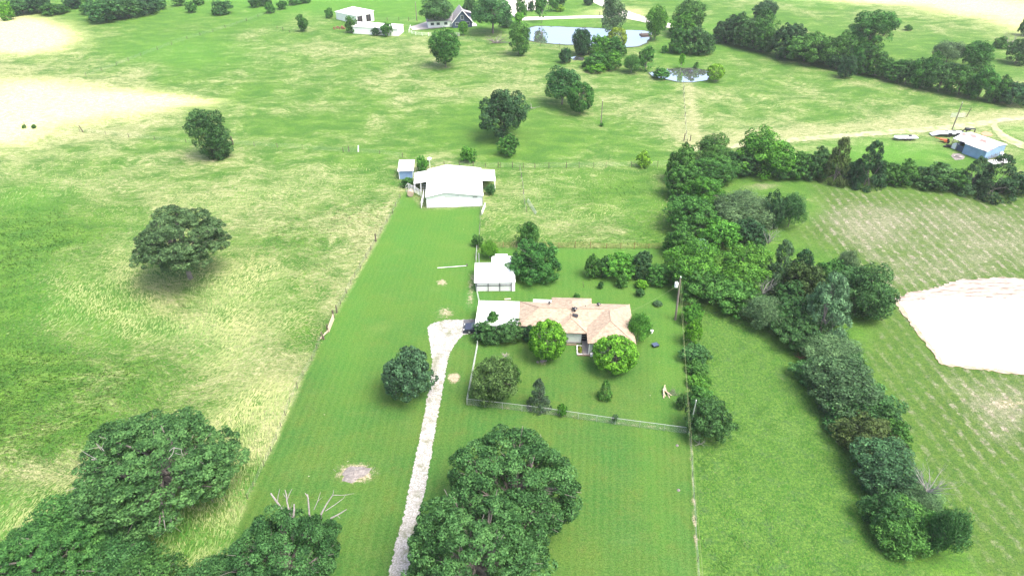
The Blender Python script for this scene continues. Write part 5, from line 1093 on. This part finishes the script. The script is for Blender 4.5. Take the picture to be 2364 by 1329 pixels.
e = empty('lawn_pipe', G3(1010, 619), 0, 'thin white pipe lying across the lawn above the worn drive', 'pipe'); d_ = G3(1078, 614) - e.location; MB().tube([(0, 0, .08), (d_.x, d_.y, .08)], .05, 6).build('pipe', M['white_paint'], e); MB().tube([(d_.x, d_.y, 0), (d_.x, d_.y, .5)], .1, 8).build('stand', M['wood'], e)
e = empty('board', G3(1165, 692), R(5), 'pale board lying on the grass behind the carport', 'board'); MB().box(0, 0, 0, 1.1, .3, .08).build('plank', M['lumber'], e)
dead_tree(1155, 811, 1176, 826, 'small fallen branches on the front lawn', 1, 6, .04, 21, .15, name='fallen_branch', cat='branches')
e = empty('hand_shovel', G3(1348, 663), 0, 'thin leaning stake on the back lawn', 'stake'); e.name = 'stake'; MB().tube([(0, 0, 0), (-.25, 0, 1.2)], .035, 5).build('shaft', M['wood'], e)
dead_tree(1122, 82, 1172, 97, 'dark brush heap on bare ground left of the large pond', 2, 14, .12, 22, .2, m=M['bark'], name='brush_heap', cat='brush')
e = empty('float_dock', G3(1489, 82), R(10), 'dark floating dock at the right end of the large pond', 'dock'); MB().box(-1.8, -1.5, .06, 1.8, 1.5, .4).build('deck', M['wood'], e); MB().tube([(-1.5, 0, 0), (-1.5, 0, 1.2)], .08, 6).build('post', M['wood'], e)
# rocks / stumps on the lawn
for i, (px, py, lb) in enumerate([(1563, 1028, 'pale rock at the right edge of the lower lawn, upper of two'), (1566, 1131, 'pale rock at the right edge of the lower lawn, lower of two'), (1250, 833, 'ring of stones round the foot of the left ball-shaped tree')]):
    e = empty('rock', G3(px, py), 0, lb, 'rock', 'pale rocks'); b = MB(); rr = random.Random(i)
    for k in range(1 if i < 2 else 9):
        ox, oy = (0, 0) if i < 2 else (rr.uniform(-.7, .7), rr.uniform(-.3, .3)); b.tube([(ox, oy, 0), (ox + .03, oy, .1), (ox, oy, .2)], [.22, .18, .06], 7)
    b.build('stone', M['ash'], e)

# ------------------------------------------------------------------ tall grass (stuff)
def grass(n, x0, x1, y0, y1, name, seed, mask, hgt_, wid, lean, cols, matname):
    r = np.random.default_rng(seed); x = r.uniform(x0, x1, n); y_ = y0 + (y1 - y0) * r.random(n) ** 1.25
    px, py = proj_np(x, y_); keep = (px > -60) & (px < 2430) & (py < 1400) & mask(px, py, x, y_, r); x = x[keep]; y_ = y_[keep]; px = px[keep]; py = py[keep]; n = len(x)
    th = 1.3 * np.sin(x * .09 + 1.7 * np.sin(y_ * .07)) + 1.1 * np.cos(y_ * .13 + np.sin(x * .05)) + .5 * np.sin(x * .31) * np.cos(y_ * .27) + r.normal(size=n) * .35
    d = np.stack([np.cos(th), np.sin(th), np.zeros(n)], 1); s_ = np.stack([-np.sin(th), np.cos(th), np.zeros(n)], 1)
    P = np.stack([x, y_, np.full(n, -.02)], 1); h = (hgt_ * (.6 + .8 * r.random(n)))[:, None]; w2 = (wid * (.6 + .8 * r.random(n)))[:, None]
    up = np.array([[0, 0, 1.0]])
    v = np.stack([P - s_ * w2, P + s_ * w2, P + d * h * lean * .5 + up * h * .5 + s_ * w2 * .8, P + d * h * lean + up * h * .5], 1).reshape(-1, 3)
    m_ = bpy.data.meshes.new(name); fast_mesh(m_, v, np.arange(4 * n).reshape(n, 4)); at = m_.attributes.new('v', 'FLOAT', 'FACE'); return m_, at, px, py, r, n
def grass_mat(name, c0, c1):
    m = bpy.data.materials.new(name); m.use_nodes = True; t = m.node_tree; b = t.nodes['Principled BSDF']; b.inputs['Roughness'].default_value = .8; b.inputs['Specular IOR Level'].default_value = .1
    a = t.nodes.new('ShaderNodeAttribute'); a.attribute_name = 'v'; r = t.nodes.new('ShaderNodeValToRGB'); r.color_ramp.elements[0].color = (*c0, 1); r.color_ramp.elements[1].color = (*c1, 1)
    t.links.new(a.outputs['Fac'], r.inputs[0]); t.links.new(r.outputs[0], b.inputs['Base Color']); return m
def field_mask(px, py, x, y_, r): return ~inpoly(px, py, LAWN) & (px < 1556) & (r.random(len(x)) < np.clip((155 - y_) / 80, 0, 1))
gm, at, px, py, r, n = grass(300000, -125, 36, 42, 200, 'tall_grass', 5, field_mask, .34, .045, 1.3, None, None)
cxg = np.interp(px, cols_, np.arange(len(cols_))); ryg = np.interp(py, rows_, np.arange(len(rows_))); i_ = np.minimum(cxg.astype(int), 11); j_ = np.minimum(ryg.astype(int), 9)
a_ = cxg - i_; b_ = ryg - j_; dv = DRY[j_, i_] * (1 - a_) * (1 - b_) + DRY[j_, i_ + 1] * a_ * (1 - b_) + DRY[j_ + 1, i_] * (1 - a_) * b_ + DRY[j_ + 1, i_ + 1] * a_ * b_
patch = .25 * np.sin(px * .021 + 2 * np.sin(py * .013)) * np.cos(py * .03 + np.sin(px * .011) * 2)
at.data.foreach_set('value', np.clip(dv * 1.0 - .05 + patch + r.normal(size=n) * .16, 0, 1).astype(np.float32))
gm.materials.append(grass_mat('tall_grass', (.05, .17, .022), (.37, .38, .18))); o = bpy.data.objects.new('tall_grass', gm); C.objects.link(o); tag(o, kind='stuff')
strip = [(1600, 700), (1720, 740), (1840, 870), (1985, 1110), (2060, 1280), (2290, 1440), (1650, 1440), (1612, 1200), (1596, 960)]
gm, at, px, py, r, n = grass(260000, 22, 80, 40, 98, 'pasture_weeds', 6, lambda px, py, x, y_, r: inpoly(px, py, strip) & (np.sin(x * 1.3 + 2 * np.sin(y_ * .5)) * np.cos(y_ * .9) + r.normal(size=len(x)) * .8 > .9), .16, .05, .9, None, None)
at.data.foreach_set('value', np.clip(.35 + r.normal(size=n) * .28, 0, 1).astype(np.float32)); gm.materials.append(grass_mat('weeds', (.035, .125, .018), (.11, .23, .035))); o = bpy.data.objects.new('pasture_weeds', gm); C.objects.link(o); tag(o, kind='stuff')

# ------------------------------------------------------------------ air
hz = MB().box(-420, -60, -1.5, 420, 420, 72).build('haze', None); tag(hz, kind='stuff')
hm = bpy.data.materials.new('haze'); hm.use_nodes = True; t = hm.node_tree; t.nodes.clear(); out = t.nodes.new('ShaderNodeOutputMaterial'); pv = t.nodes.new('ShaderNodeVolumePrincipled')
pv.inputs['Color'].default_value = (.93, .96, 1, 1); pv.inputs['Density'].default_value = .0002; pv.inputs['Anisotropy'].default_value = .3; t.links.new(pv.outputs[0], out.inputs['Volume']); hz.data.materials.append(hm)
